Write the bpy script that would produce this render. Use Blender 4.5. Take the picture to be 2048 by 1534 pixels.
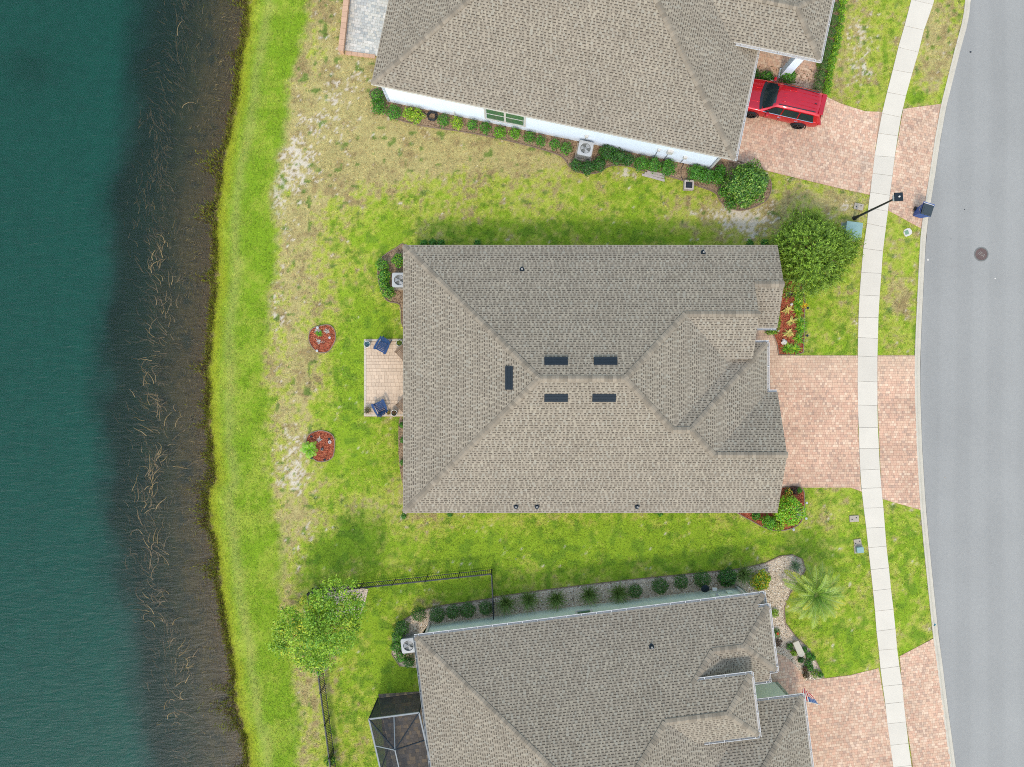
import bpy, bmesh, math, random
import numpy as np
from mathutils import Vector, Matrix

for o in list(bpy.data.objects):
    bpy.data.objects.remove(o, do_unlink=True)
scene = bpy.context.scene
COL = scene.collection
R = math.radians
random.seed(7)
rng = np.random.default_rng(7)

# ---------------------------------------------------------------- camera, sky, sun, exposure
CAM_H, FPX = 43.0, 1420.0          # drone height in metres, focal length in photo pixels
cam_d = bpy.data.cameras.new('camera')
cam = bpy.data.objects.new('camera', cam_d)
COL.objects.link(cam)
cam.location = (0, 0, CAM_H)
cam_d.sensor_width = 36.0
cam_d.lens = 36.0 * FPX / 2048.0
cam_d.clip_end = 2000
scene.camera = cam

SUN_EL, SUN_AZ = 53.0, 190.0       # azimuth of the sun, clockwise from +Y
world = bpy.data.worlds.new('World')
scene.world = world
world.use_nodes = True
wn = world.node_tree
bg = wn.nodes['Background']
sky = wn.nodes.new('ShaderNodeTexSky')
sky.sky_type = 'NISHITA'
sky.sun_disc = False
sky.sun_elevation = R(SUN_EL)
sky.sun_rotation = R(SUN_AZ)
sky.air_density = 1.6
sky.dust_density = 1.0
sky.ozone_density = 0.1
wn.links.new(sky.outputs[0], bg.inputs[0])
bg.inputs[1].default_value = 0.15
sun_d = bpy.data.lights.new('sun', 'SUN')
sun_d.energy = 0.68
sun_d.angle = R(6.5)
sun_d.color = (1.0, 0.97, 0.92)
sun = bpy.data.objects.new('sun', sun_d)
COL.objects.link(sun)
sdir = Vector((math.sin(R(SUN_AZ)) * math.cos(R(SUN_EL)), math.cos(R(SUN_AZ)) * math.cos(R(SUN_EL)), math.sin(R(SUN_EL))))
sun.rotation_euler = sdir.to_track_quat('Z', 'Y').to_euler()
sun.location = (0, -20, 60)
vs = scene.view_settings
vs.view_transform = 'Standard'
vs.look = 'None'
vs.gamma = 1.0
vs.use_curve_mapping = False
vs.exposure = 1.41
scene.cycles.max_bounces = 6
scene.cycles.transparent_max_bounces = 16
scene.cycles.use_denoising = False
scene.cycles.filter_width = 1.0

# ---------------------------------------------------------------- helpers
KL = (1.70, 1.93, 2.30)      # light on a level surface: picture value = albedo * KL
def s2l(c):
    c = c / 255.0
    return c / 12.92 if c <= 0.04045 else ((c + 0.055) / 1.055) ** 2.4
def A(r, g, b, k=1.0):
    return tuple(min(0.9, s2l(v) / q * k) for v, q in zip((r, g, b), KL))
def P(px, py, z=0.0):
    return ((px - 1024) * (CAM_H - z) / FPX, (767 - py) * (CAM_H - z) / FPX)
def P3(px, py, z=0.0):
    x, y = P(px, py, z)
    return (x, y, z)
def PP(pts, z=0.0):
    return [P(a, b, z) for a, b in pts]

def link(o, parent=None):
    COL.objects.link(o)
    if parent is not None:
        o.parent = parent
    return o
def tag(o, label, cat, group=None):
    o['label'] = label
    o['category'] = cat
    if group:
        o['group'] = group
    return o
def thing(name, label, cat, loc=(0, 0, 0), rz=0.0, group=None):
    o = bpy.data.objects.new(name, None)
    o.empty_display_size = 0.2
    COL.objects.link(o)
    o.location = loc
    o.rotation_euler = (0, 0, rz)
    return tag(o, label, cat, group)

class MB:
    def __init__(self):
        self.v, self.f, self.c = [], [], []
    def face(self, pts, col=None):
        n = len(self.v)
        self.v.extend([tuple(p) for p in pts])
        self.f.append(tuple(range(n, n + len(pts))))
        self.c.append(col)
    def box(self, c, s, rz=0.0, col=None, M=None, taper=1.0):
        hx, hy, hz = s[0] / 2, s[1] / 2, s[2] / 2
        ca, sa = math.cos(rz), math.sin(rz)
        n = len(self.v)
        for dz in (-1, 1):
            t = taper if dz > 0 else 1.0
            for dx, dy in ((-1, -1), (1, -1), (1, 1), (-1, 1)):
                x, y = dx * hx * t, dy * hy * t
                p = Vector((c[0] + x * ca - y * sa, c[1] + x * sa + y * ca, c[2] + dz * hz))
                self.v.append(tuple(M @ p) if M else tuple(p))
        for q in ((0, 3, 2, 1), (4, 5, 6, 7), (0, 1, 5, 4), (1, 2, 6, 5), (2, 3, 7, 6), (3, 0, 4, 7)):
            self.f.append(tuple(n + i for i in q))
            self.c.append(col)
        return self
    def prism(self, poly, z0, z1, col=None):
        n, k = len(self.v), len(poly)
        area = sum(poly[i][0] * poly[(i + 1) % k][1] - poly[(i + 1) % k][0] * poly[i][1] for i in range(k))
        if area < 0:
            poly = poly[::-1]
        zt = z1 if callable(z1) else (lambda x, y: z1)
        zb = z0 if callable(z0) else (lambda x, y: z0)
        self.v += [(p[0], p[1], zb(*p)) for p in poly] + [(p[0], p[1], zt(*p)) for p in poly]
        self.f.append(tuple(n + i for i in range(k))[::-1]); self.c.append(col)
        self.f.append(tuple(n + k + i for i in range(k))); self.c.append(col)
        for i in range(k):
            j = (i + 1) % k
            self.f.append((n + i, n + j, n + k + j, n + k + i)); self.c.append(col)
        return self
    def bar(self, p0, p1, w, h=None, col=None, up=(0, 0, 1)):
        h = h or w
        p0, p1 = Vector(p0), Vector(p1)
        d = (p1 - p0).normalized()
        u = Vector(up)
        if abs(d.dot(u)) > 0.98:
            u = Vector((1, 0, 0))
        s = d.cross(u).normalized() * (w / 2)
        t = s.cross(d).normalized() * (h / 2)
        n = len(self.v)
        for p in (p0, p1):
            for a, b in ((-1, -1), (1, -1), (1, 1), (-1, 1)):
                self.v.append(tuple(p + s * a + t * b))
        for q in ((0, 1, 2, 3), (7, 6, 5, 4), (0, 4, 5, 1), (1, 5, 6, 2), (2, 6, 7, 3), (3, 7, 4, 0)):
            self.f.append(tuple(n + i for i in q)); self.c.append(col)
        return self
    def tube(self, pts, rad, k=8, col=None, cap=True):
        pts = [Vector(p) for p in pts]
        if not isinstance(rad, (list, tuple)):
            rad = [rad] * len(pts)
        n = len(self.v)
        for i, p in enumerate(pts):
            d = (pts[min(i + 1, len(pts) - 1)] - pts[max(i - 1, 0)]).normalized()
            u = Vector((0, 0, 1)) if abs(d.z) < 0.9 else Vector((1, 0, 0))
            s = d.cross(u).normalized()
            t = s.cross(d).normalized()
            for j in range(k):
                a = 2 * math.pi * j / k
                self.v.append(tuple(p + (s * math.cos(a) + t * math.sin(a)) * rad[i]))
        for i in range(len(pts) - 1):
            for j in range(k):
                a, b = n + i * k + j, n + i * k + (j + 1) % k
                self.f.append((a, b, b + k, a + k)); self.c.append(col)
        if cap:
            self.f.append(tuple(n + j for j in range(k))[::-1]); self.c.append(col)
            m = n + (len(pts) - 1) * k
            self.f.append(tuple(m + j for j in range(k))); self.c.append(col)
        return self
    def lathe(self, prof, c=(0, 0, 0), k=20, col=None, cap=True):
        n = len(self.v)
        for r, z in prof:
            for j in range(k):
                a = 2 * math.pi * j / k
                self.v.append((c[0] + r * math.cos(a), c[1] + r * math.sin(a), c[2] + z))
        for i in range(len(prof) - 1):
            for j in range(k):
                a, b = n + i * k + j, n + i * k + (j + 1) % k
                self.f.append((a, b, b + k, a + k)); self.c.append(col)
        if cap:
            self.f.append(tuple(n + j for j in range(k))[::-1]); self.c.append(col)
            m = n + (len(prof) - 1) * k
            self.f.append(tuple(m + j for j in range(k))); self.c.append(col)
        return self
    def mesh(self, name, mat, smooth=False, bevel=0.0):
        me = bpy.data.meshes.new(name)
        me.from_pydata(self.v, [], self.f)
        if any(c is not None for c in self.c):
            at = me.color_attributes.new('Col', 'FLOAT_COLOR', 'CORNER')
            arr = []
            for f, c in zip(self.f, self.c):
                c = c or (0.5, 0.5, 0.5)
                arr.extend([c[0], c[1], c[2], 1.0] * len(f))
            at.data.foreach_set('color', np.array(arr, dtype=np.float32))
        if bevel > 0:
            b = bmesh.new(); b.from_mesh(me)
            bmesh.ops.remove_doubles(b, verts=b.verts, dist=1e-5)
            bmesh.ops.bevel(b, geom=list(b.edges), offset=bevel, segments=2, affect='EDGES', profile=0.5)
            b.to_mesh(me); b.free()
        if smooth:
            me.polygons.foreach_set('use_smooth', [True] * len(me.polygons))
        me.materials.append(mat)
        me.update()
        return me
    def build(self, name, mat, parent=None, smooth=False, bevel=0.0, kind=None):
        o = bpy.data.objects.new(name, self.mesh(name, mat, smooth, bevel))
        if kind:
            o['kind'] = kind
        return link(o, parent)

def np_mesh(name, V, Fc, C, mat, parent=None, kind=None, smooth=False):
    """V (n,3), Fc (m,k) face indices, C (m,3) face colours"""
    V = np.asarray(V, np.float32); Fc = np.asarray(Fc, np.int32)
    m, k = Fc.shape
    me = bpy.data.meshes.new(name)
    me.vertices.add(len(V)); me.vertices.foreach_set('co', V.ravel())
    me.loops.add(m * k); me.loops.foreach_set('vertex_index', Fc.ravel())
    me.polygons.add(m); me.polygons.foreach_set('loop_start', np.arange(m, dtype=np.int32) * k)
    me.update(calc_edges=True)
    at = me.color_attributes.new('Col', 'FLOAT_COLOR', 'CORNER')
    C4 = np.ones((m, 4), np.float32); C4[:, :3] = C
    at.data.foreach_set('color', np.repeat(C4, k, axis=0).ravel())
    if smooth:
        me.polygons.foreach_set('use_smooth', np.ones(m, bool))
    me.materials.append(mat)
    o = bpy.data.objects.new(name, me)
    if kind:
        o['kind'] = kind
    return link(o, parent)

def in_poly(poly, x, y):
    x = np.asarray(x); y = np.asarray(y)
    r = np.zeros(x.shape, bool)
    k = len(poly)
    for i in range(k):
        x0, y0 = poly[i]; x1, y1 = poly[(i + 1) % k]
        if y0 == y1:
            continue
        c = ((y0 > y) != (y1 > y)) & (x < (x1 - x0) * (y - y0) / (y1 - y0) + x0)
        r ^= c
    return r
def clip_half(poly, px, py, nx, ny):
    out = []
    k = len(poly)
    for i in range(k):
        a, b = poly[i], poly[(i + 1) % k]
        da = (a[0] - px) * nx + (a[1] - py) * ny
        db = (b[0] - px) * nx + (b[1] - py) * ny
        if da >= 0:
            out.append(a)
        if (da >= 0) != (db >= 0):
            t = da / (da - db)
            out.append((a[0] + (b[0] - a[0]) * t, a[1] + (b[1] - a[1]) * t))
    return out
def ccw(poly):
    k = len(poly)
    ar = sum(poly[i][0] * poly[(i + 1) % k][1] - poly[(i + 1) % k][0] * poly[i][1] for i in range(k))
    return list(poly) if ar > 0 else list(poly)[::-1]
def clip_convex(sub, clip):
    k = len(clip)
    for i in range(k):
        a, b = clip[i], clip[(i + 1) % k]
        sub = clip_half(sub, a[0], a[1], -(b[1] - a[1]), b[0] - a[0])
        if len(sub) < 3:
            return []
    return sub

def _hash(ix, iy, s):
    h = (ix.astype(np.int64) * 374761393 + iy.astype(np.int64) * 668265263 + s * 982451653) & 0x7fffffff
    h = ((h ^ (h >> 13)) * 1274126177) & 0x7fffffff
    return ((h ^ (h >> 16)) & 0xffff) / 65535.0
def vnoise(x, y, s=0):
    ix, iy = np.floor(x), np.floor(y)
    fx, fy = x - ix, y - iy
    fx = fx * fx * (3 - 2 * fx); fy = fy * fy * (3 - 2 * fy)
    a = _hash(ix, iy, s); b = _hash(ix + 1, iy, s); c = _hash(ix, iy + 1, s); d = _hash(ix + 1, iy + 1, s)
    return (a * (1 - fx) + b * fx) * (1 - fy) + (c * (1 - fx) + d * fx) * fy
def fbm(x, y, s=0, o=4):
    r, amp, tot = 0, 1.0, 0
    for i in range(o):
        r = r + amp * vnoise(x * 2 ** i + 17.3 * i, y * 2 ** i - 9.1 * i, s + i); tot += amp; amp *= 0.55
    return r / tot
def sstep(a, b, x):
    t = np.clip((x - a) / (b - a), 0, 1)
    return t * t * (3 - 2 * t)

# ---------------------------------------------------------------- materials (all procedural)
def nmat(name):
    m = bpy.data.materials.new(name); m.use_nodes = True
    nt = m.node_tree
    return m, nt, nt.nodes['Principled BSDF']
def addn(nt, t, **kw):
    n = nt.nodes.new(t)
    for k, v in kw.items():
        setattr(n, k, v)
    return n
def noise_fac(nt, scale, detail=4, coord='Object', rough=0.6):
    tc = addn(nt, 'ShaderNodeTexCoord')
    n = addn(nt, 'ShaderNodeTexNoise')
    n.inputs['Scale'].default_value = scale
    n.inputs['Detail'].default_value = detail
    n.inputs['Roughness'].default_value = rough
    nt.links.new(tc.outputs[coord], n.inputs['Vector'])
    return n
def mulcol(nt, col_socket, fac_socket, lo, hi):
    mr = addn(nt, 'ShaderNodeMapRange')
    mr.inputs['From Min'].default_value = 0.25; mr.inputs['From Max'].default_value = 0.75
    mr.inputs['To Min'].default_value = lo; mr.inputs['To Max'].default_value = hi
    nt.links.new(fac_socket, mr.inputs['Value'])
    mx = addn(nt, 'ShaderNodeVectorMath', operation='SCALE')
    nt.links.new(col_socket, mx.inputs[0]); nt.links.new(mr.outputs[0], mx.inputs['Scale'])
    return mx.outputs[0]
def pm(name, col, rough=0.7, var=0.12, scale=5.0, bump=0.0, metal=0.0, spec=0.4, fine=None, objrand=0.0, bdist=0.01):
    m, nt, b = nmat(name)
    rgb = addn(nt, 'ShaderNodeRGB'); rgb.outputs[0].default_value = (*col, 1)
    n = noise_fac(nt, scale)
    c = mulcol(nt, rgb.outputs[0], n.outputs['Fac'], 1 - var, 1 + var)
    if fine:
        n2 = noise_fac(nt, fine[0], 2)
        c = mulcol(nt, c, n2.outputs['Fac'], 1 - fine[1], 1 + fine[1])
    if objrand:
        oi = addn(nt, 'ShaderNodeObjectInfo')
        mr = addn(nt, 'ShaderNodeMapRange')
        mr.inputs['To Min'].default_value = 1 - objrand; mr.inputs['To Max'].default_value = 1 + objrand
        nt.links.new(oi.outputs['Random'], mr.inputs['Value'])
        mx = addn(nt, 'ShaderNodeVectorMath', operation='SCALE')
        nt.links.new(c, mx.inputs[0]); nt.links.new(mr.outputs[0], mx.inputs['Scale'])
        c = mx.outputs[0]
    nt.links.new(c, b.inputs['Base Color'])
    b.inputs['Roughness'].default_value = rough
    b.inputs['Metallic'].default_value = metal
    b.inputs['Specular IOR Level'].default_value = spec
    if bump:
        bp = addn(nt, 'ShaderNodeBump'); bp.inputs['Strength'].default_value = bump; bp.inputs['Distance'].default_value = bdist
        nb = noise_fac(nt, fine[0] if fine else scale * 6, 3)
        nt.links.new(nb.outputs['Fac'], bp.inputs['Height']); nt.links.new(bp.outputs[0], b.inputs['Normal'])
    return m
def am(name, rough=0.8, var=0.12, scale=8.0, spec=0.25, fine=None, bump=0.0, bscale=40.0, trans=0.0, bdist=0.02):
    """colour comes from the mesh's own piece-by-piece colour attribute"""
    m, nt, b = nmat(name)
    at = addn(nt, 'ShaderNodeAttribute'); at.attribute_name = 'Col'
    n = noise_fac(nt, scale)
    c = mulcol(nt, at.outputs['Color'], n.outputs['Fac'], 1 - var, 1 + var)
    if fine:
        n2 = noise_fac(nt, fine[0], 3, rough=0.75)
        c = mulcol(nt, c, n2.outputs['Fac'], 1 - fine[1], 1 + fine[1])
    nt.links.new(c, b.inputs['Base Color'])
    b.inputs['Roughness'].default_value = rough
    b.inputs['Specular IOR Level'].default_value = spec
    if bump:
        bp = addn(nt, 'ShaderNodeBump'); bp.inputs['Strength'].default_value = bump; bp.inputs['Distance'].default_value = bdist
        nb = noise_fac(nt, bscale, 3)
        nt.links.new(nb.outputs['Fac'], bp.inputs['Height']); nt.links.new(bp.outputs[0], b.inputs['Normal'])
    if trans:
        out = nt.nodes['Material Output']
        tr = addn(nt, 'ShaderNodeBsdfTranslucent')
        nt.links.new(c, tr.inputs[0])
        mx = addn(nt, 'ShaderNodeMixShader'); mx.inputs[0].default_value = trans
        nt.links.new(b.outputs[0], mx.inputs[1]); nt.links.new(tr.outputs[0], mx.inputs[2])
        nt.links.new(mx.outputs[0], out.inputs[0])
    return m

M = {}
M['ground'] = am('ground_cover', 0.95, 0.14, 1.6, 0.1, fine=(22.0, 0.34), bump=0.5, bscale=30.0)
M['blade'] = am('grass_blades', 0.8, 0.05, 2.0, 0.2, trans=0.2)
M['leaf'] = am('leaves', 0.5, 0.08, 3.0, 0.35, trans=0.2)
M['gloss_leaf'] = am('glossy_leaves', 0.45, 0.08, 3.0, 0.35, trans=0.15)
M['bark'] = pm('bark', A(120, 100, 80), 0.9, 0.3, 8, 0.5)
M['shingle'] = am('asphalt_shingles', 0.95, 0.09, 0.8, 0.15, fine=(70, 0.10))
M['cap'] = pm('ridge_cap_shingles', A(163, 154, 140), 0.95, 0.08, 6, 0, spec=0.15, fine=(60, 0.10), objrand=0.22)
M['fascia'] = pm('white_painted_trim', A(238, 240, 242), 0.5, 0.03, 2)
M['gutter_white'] = pm('white_gutter_metal', A(236, 239, 242), 0.4, 0.04, 2)
M['gutter_grey'] = pm('grey_gutter_metal', A(140, 150, 156), 0.45, 0.05, 2)
M['stucco_white'] = pm('white_stucco', (0.68, 0.71, 0.74), 0.9, 0.03, 1.2, 0.25, fine=(45, 0.02))
M['stucco_green'] = pm('sage_green_stucco', (0.55, 0.59, 0.44), 0.9, 0.05, 1.2, 0.25, fine=(45, 0.03))
M['stucco_tan'] = pm('beige_stucco', A(205, 198, 182), 0.9, 0.05, 1.2, 0.25, fine=(45, 0.03))
M['paver'] = am('clay_pavers', 0.9, 0.05, 0.9, 0.15, fine=(40, 0.07))
M['paver_obj'] = pm('patio_pavers', A(236, 214, 190, 1.08), 0.9, 0.06, 3, 0.2, fine=(40, 0.06), objrand=0.09)
M['sand_joint'] = pm('joint_sand', A(204, 172, 146), 0.95, 0.1, 3, 0.2)
M['cap_stone'] = pm('tan_wall_cap', A(228, 190, 162), 0.9, 0.08, 4, 0.2, fine=(30, 0.06), objrand=0.07)
M['concrete'] = pm('sidewalk_concrete', A(243, 237, 225), 0.9, 0.045, 0.9, 0.2, fine=(26, 0.05), objrand=0.045)
M['kerb'] = pm('kerb_concrete', A(226, 220, 206), 0.9, 0.10, 1.3, 0.2, fine=(18, 0.08))
M['plastic_grey'] = pm('grey_lid_concrete', A(200, 190, 175), 0.9, 0.08, 8, 0.2)
M['black_metal'] = pm('black_powder_coat', (0.012, 0.013, 0.015), 0.45, 0.1, 4)
M['dark_metal'] = pm('dark_vent_metal', A(38, 50, 60), 0.6, 0.1, 3, spec=0.2)
M['white_plastic'] = pm('white_plastic', A(238, 240, 242), 0.5, 0.03, 3)
M['ac_paint'] = pm('pale_grey_enamel', A(206, 212, 218), 0.45, 0.04, 3)
M['ac_side'] = pm('grey_louvre_metal', A(140, 146, 146), 0.55, 0.06, 3)
M['ac_dark'] = pm('dark_fan_well', A(84, 96, 104), 0.6, 0.1, 5)
M['blue_paint'] = pm('navy_blue_paint', A(34, 76, 134), 0.55, 0.12, 6, objrand=0.08)
M['blue_bin'] = pm('royal_blue_plastic', A(36, 86, 168, 1.3), 0.5, 0.08, 3)
M['bin_lid'] = pm('charcoal_plastic_lid', A(62, 74, 80), 0.55, 0.06, 3)
M['grey_wood'] = pm('weathered_wood', A(146, 124, 104), 0.9, 0.15, 9, 0.3, objrand=0.1)
M['old_wood'] = pm('bleached_board', A(206, 198, 194), 0.95, 0.15, 9, 0.3, objrand=0.08)
M['car_red'] = None
M['tyre'] = pm('tyre_rubber', (0.012, 0.012, 0.012), 0.85, 0.1, 8)
M['rim'] = pm('dark_alloy_rim', (0.035, 0.037, 0.04), 0.3, 0.1, 4, metal=0.7)
M['chrome'] = pm('chrome_trim', (0.8, 0.8, 0.8), 0.2, 0.02, 4, metal=1.0)
M['rust'] = pm('rusty_cast_iron', A(128, 108, 104), 0.8, 0.25, 14, 0.4, metal=0.2, fine=(60, 0.2))
M['rust_light'] = pm('worn_cast_letters', A(184, 180, 174), 0.6, 0.08, 10, metal=0.3)
M['iron_ring'] = pm('grey_iron_ring', A(140, 142, 140), 0.8, 0.15, 10, metal=0.2)
M['teal_box'] = pm('pale_teal_enamel', A(158, 196, 196), 0.6, 0.06, 4)
M['pale_green_lid'] = pm('pale_green_lid', A(140, 180, 150), 0.7, 0.06, 5)
M['soil'] = pm('potting_soil', A(70, 58, 45), 0.95, 0.3, 20, 0.5)
M['terracotta'] = pm('terracotta', A(170, 110, 80), 0.9, 0.1, 8)
M['stone_slab'] = pm('pale_stone_bench', A(228, 222, 206), 0.9, 0.05, 6, 0.2, fine=(40, 0.05))
M['mulch_red'] = am('red_bark_chips', 0.95, 0.15, 6, 0.1, fine=(30, 0.2))
M['mulch_base'] = pm('red_mulch_floor', A(196, 108, 80), 0.95, 0.22, 5, 0.8, fine=(38, 0.35), bdist=0.03)
M['mulch_brown'] = pm('old_brown_mulch', A(182, 158, 130), 0.95, 0.2, 2.2, 0.8, fine=(34, 0.32), bdist=0.03)
M['gravel_base'] = pm('gravel_floor', A(214, 198, 178, 1.25), 0.95, 0.15, 3, 0.8, fine=(30, 0.35), bdist=0.03)
M['pebble'] = am('river_pebbles', 0.85, 0.08, 9, 0.2)
M['edging'] = pm('brown_bed_edging', A(158, 138, 120), 0.8, 0.15, 6)
M['reed'] = am('dry_water_weed', 0.9, 0.1, 3, 0.1)
M['flower_red'] = pm('red_petals', A(235, 80, 40), 0.7, 0.1, 20)
M['flower_yellow'] = pm('yellow_petals', A(235, 190, 40), 0.7, 0.1, 20)
M['flag'] = am('flag_cloth', 0.85, 0.05, 8, 0.15, trans=0.35)
M['rubber'] = pm('black_hose_rubber', (0.015, 0.016, 0.018), 0.5, 0.1, 8)
M['white_rock'] = pm('white_rock', A(240, 238, 234), 0.85, 0.06, 12, 0.3)

def glass_mat(name, col, rough=0.05):
    m, nt, b = nmat(name)
    b.inputs['Base Color'].default_value = (*col, 1)
    b.inputs['Roughness'].default_value = rough
    b.inputs['Specular IOR Level'].default_value = 0.6
    return m
M['car_glass'] = glass_mat('tinted_car_glass', (0.012, 0.02, 0.02))
M['pane'] = glass_mat('window_pane', (0.06, 0.13, 0.06), 0.08)  # green reflection of the lawn is put into the glass colour
M['lens_red'] = glass_mat('red_lens', (0.35, 0.01, 0.01), 0.15)
M['lens_clear'] = glass_mat('clear_lens', (0.5, 0.52, 0.55), 0.1)
def car_paint():
    m, nt, b = nmat('metallic_red_paint')
    n = noise_fac(nt, 3.0)
    rgb = addn(nt, 'ShaderNodeRGB'); rgb.outputs[0].default_value = (0.50, 0.004, 0.010, 1)
    c = mulcol(nt, rgb.outputs[0], n.outputs['Fac'], 0.94, 1.06)
    nt.links.new(c, b.inputs['Base Color'])
    b.inputs['Roughness'].default_value = 0.35
    b.inputs['Metallic'].default_value = 0.5
    b.inputs['Coat Weight'].default_value = 0.7
    b.inputs['Coat Roughness'].default_value = 0.04
    return m
M['car_red'] = car_paint()
def asphalt_mat():
    m, nt, b = nmat('grey_asphalt')
    rgb = addn(nt, 'ShaderNodeRGB'); rgb.outputs[0].default_value = (*A(174, 175, 174), 1)
    big = noise_fac(nt, 0.18, 3)
    c = mulcol(nt, rgb.outputs[0], big.outputs['Fac'], 0.93, 1.07)
    mid = noise_fac(nt, 6.0, 5, rough=.8)
    c = mulcol(nt, c, mid.outputs['Fac'], 0.92, 1.08)
    fine = noise_fac(nt, 20, 2, rough=0.8)
    c = mulcol(nt, c, fine.outputs['Fac'], 0.86, 1.14)
    # faint tyre-worn lanes along the street
    tc = addn(nt, 'ShaderNodeTexCoord'); wv = addn(nt, 'ShaderNodeTexWave')
    wv.wave_type = 'BANDS'; wv.bands_direction = 'X'
    wv.inputs['Scale'].default_value = 0.16; wv.inputs['Distortion'].default_value = 1.2; wv.inputs['Detail Scale'].default_value = 0.3
    nt.links.new(tc.outputs['Object'], wv.inputs['Vector'])
    c = mulcol(nt, c, wv.outputs['Fac'], 0.965, 1.025)
    nt.links.new(c, b.inputs['Base Color'])
    b.inputs['Roughness'].default_value = 0.9
    bp = addn(nt, 'ShaderNodeBump'); bp.inputs['Strength'].default_value = 0.4; bp.inputs['Distance'].default_value = 0.01
    nt.links.new(fine.outputs['Fac'], bp.inputs['Height']); nt.links.new(bp.outputs[0], b.inputs['Normal'])
    return m
M['asphalt'] = asphalt_mat()
def screen_mat(name, opacity, col):
    m, nt, b = nmat(name)
    out = nt.nodes['Material Output']
    b.inputs['Base Color'].default_value = (*col, 1)
    b.inputs['Roughness'].default_value = 0.7
    tr = addn(nt, 'ShaderNodeBsdfTransparent')
    mx = addn(nt, 'ShaderNodeMixShader'); mx.inputs[0].default_value = opacity
    nt.links.new(tr.outputs[0], mx.inputs[1]); nt.links.new(b.outputs[0], mx.inputs[2])
    nt.links.new(mx.outputs[0], out.inputs[0])
    return m
M['screen_roof'] = screen_mat('insect_mesh_roof', 0.30, (0.02, 0.024, 0.028))
M['screen_wall'] = screen_mat('insect_mesh_wall', 0.82, (0.016, 0.022, 0.026))
def water_mat():
    m, nt, b = nmat('pond_water')
    out = nt.nodes['Material Output']
    nt.nodes.remove(b)
    tr = addn(nt, 'ShaderNodeBsdfTransparent')
    gl = addn(nt, 'ShaderNodeBsdfGlossy'); gl.inputs['Roughness'].default_value = 0.45
    fr = addn(nt, 'ShaderNodeFresnel'); fr.inputs['IOR'].default_value = 1.33
    mx = addn(nt, 'ShaderNodeMixShader')
    tc = addn(nt, 'ShaderNodeTexCoord')
    mp = addn(nt, 'ShaderNodeMapping')
    mp.inputs['Rotation'].default_value = (0, 0, R(-17)); mp.inputs['Scale'].default_value = (0.9, 3.2, 1)
    nt.links.new(tc.outputs['Object'], mp.inputs['Vector'])
    n1 = addn(nt, 'ShaderNodeTexNoise'); n1.inputs['Scale'].default_value = 1.1; n1.inputs['Detail'].default_value = 2.5; n1.inputs['Roughness'].default_value = 0.62
    n1.inputs['Distortion'].default_value = 0.5
    nt.links.new(mp.outputs[0], n1.inputs['Vector'])
    bp = addn(nt, 'ShaderNodeBump'); bp.inputs['Strength'].default_value = 1.0; bp.inputs['Distance'].default_value = 0.06
    nt.links.new(n1.outputs['Fac'], bp.inputs['Height'])
    nt.links.new(bp.outputs[0], gl.inputs['Normal']); nt.links.new(bp.outputs[0], fr.inputs['Normal'])
    nt.links.new(fr.outputs[0], mx.inputs[0]); nt.links.new(tr.outputs[0], mx.inputs[1]); nt.links.new(gl.outputs[0], mx.inputs[2])
    nt.links.new(mx.outputs[0], out.inputs['Surface'])
    va = addn(nt, 'ShaderNodeVolumeAbsorption')
    va.inputs['Color'].default_value = (0.05, 0.72, 0.63, 1); va.inputs['Density'].default_value = 0.60
    nt.links.new(va.outputs[0], out.inputs['Volume'])
    return m
M['water'] = water_mat()

# ---------------------------------------------------------------- ground, pond, street
SHORE = [(-300, 505), (0, 490), (60, 482), (130, 470), (200, 462), (260, 450), (330, 436), (400, 428), (460, 422), (520, 424), (560, 424),
         (620, 416), (700, 410), (800, 409), (900, 414), (960, 424), (980, 412), (1000, 408), (1050, 412), (1090, 422), (1130, 428), (1180, 430),
         (1250, 441), (1330, 456), (1420, 466), (1480, 482), (1534, 488), (1900, 520)]
SHY = np.array([p[0] for p in SHORE], float); SHX = np.array([p[1] for p in SHORE], float)
BANK = [(-300, 650), (0, 622), (100, 596), (200, 576), (330, 556), (470, 545), (650, 536), (850, 530), (1000, 546), (1100, 566), (1200, 562), (1300, 575), (1400, 588), (1534, 595), (1900, 620)]
BKY = np.array([p[0] for p in BANK], float); BKX = np.array([p[1] for p in BANK], float)
KERB_L = [(-400, 2025), (-150, 1972), (0, 1930), (37, 1926), (95, 1910), (172, 1891), (207, 1882), (282, 1868.5), (350, 1858.5), (422, 1847), (467, 1841), (535, 1837), (610, 1833.5), (660, 1831),
          (735, 1828.5), (800, 1829.5), (900, 1833), (1015, 1840), (1080, 1846), (1180, 1856), (1275, 1866), (1342, 1875), (1412, 1883.5), (1534, 1900), (1700, 1926), (1900, 1965)]
KY = np.array([p[0] for p in KERB_L], float); KX = np.array([p[1] for p in KERB_L], float)
WATER_Z = -0.45
LUSH, BANKG, EDGEG = map(np.array, (A(146, 179, 48), A(132, 168, 40), A(160, 168, 46)))
LIGHTG, DRYG, BROWNG = map(np.array, (A(180, 192, 80), A(194, 182, 128), A(160, 142, 100)))
SANDC, DARKG = map(np.array, (A(226, 218, 206), A(92, 136, 42)))
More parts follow.
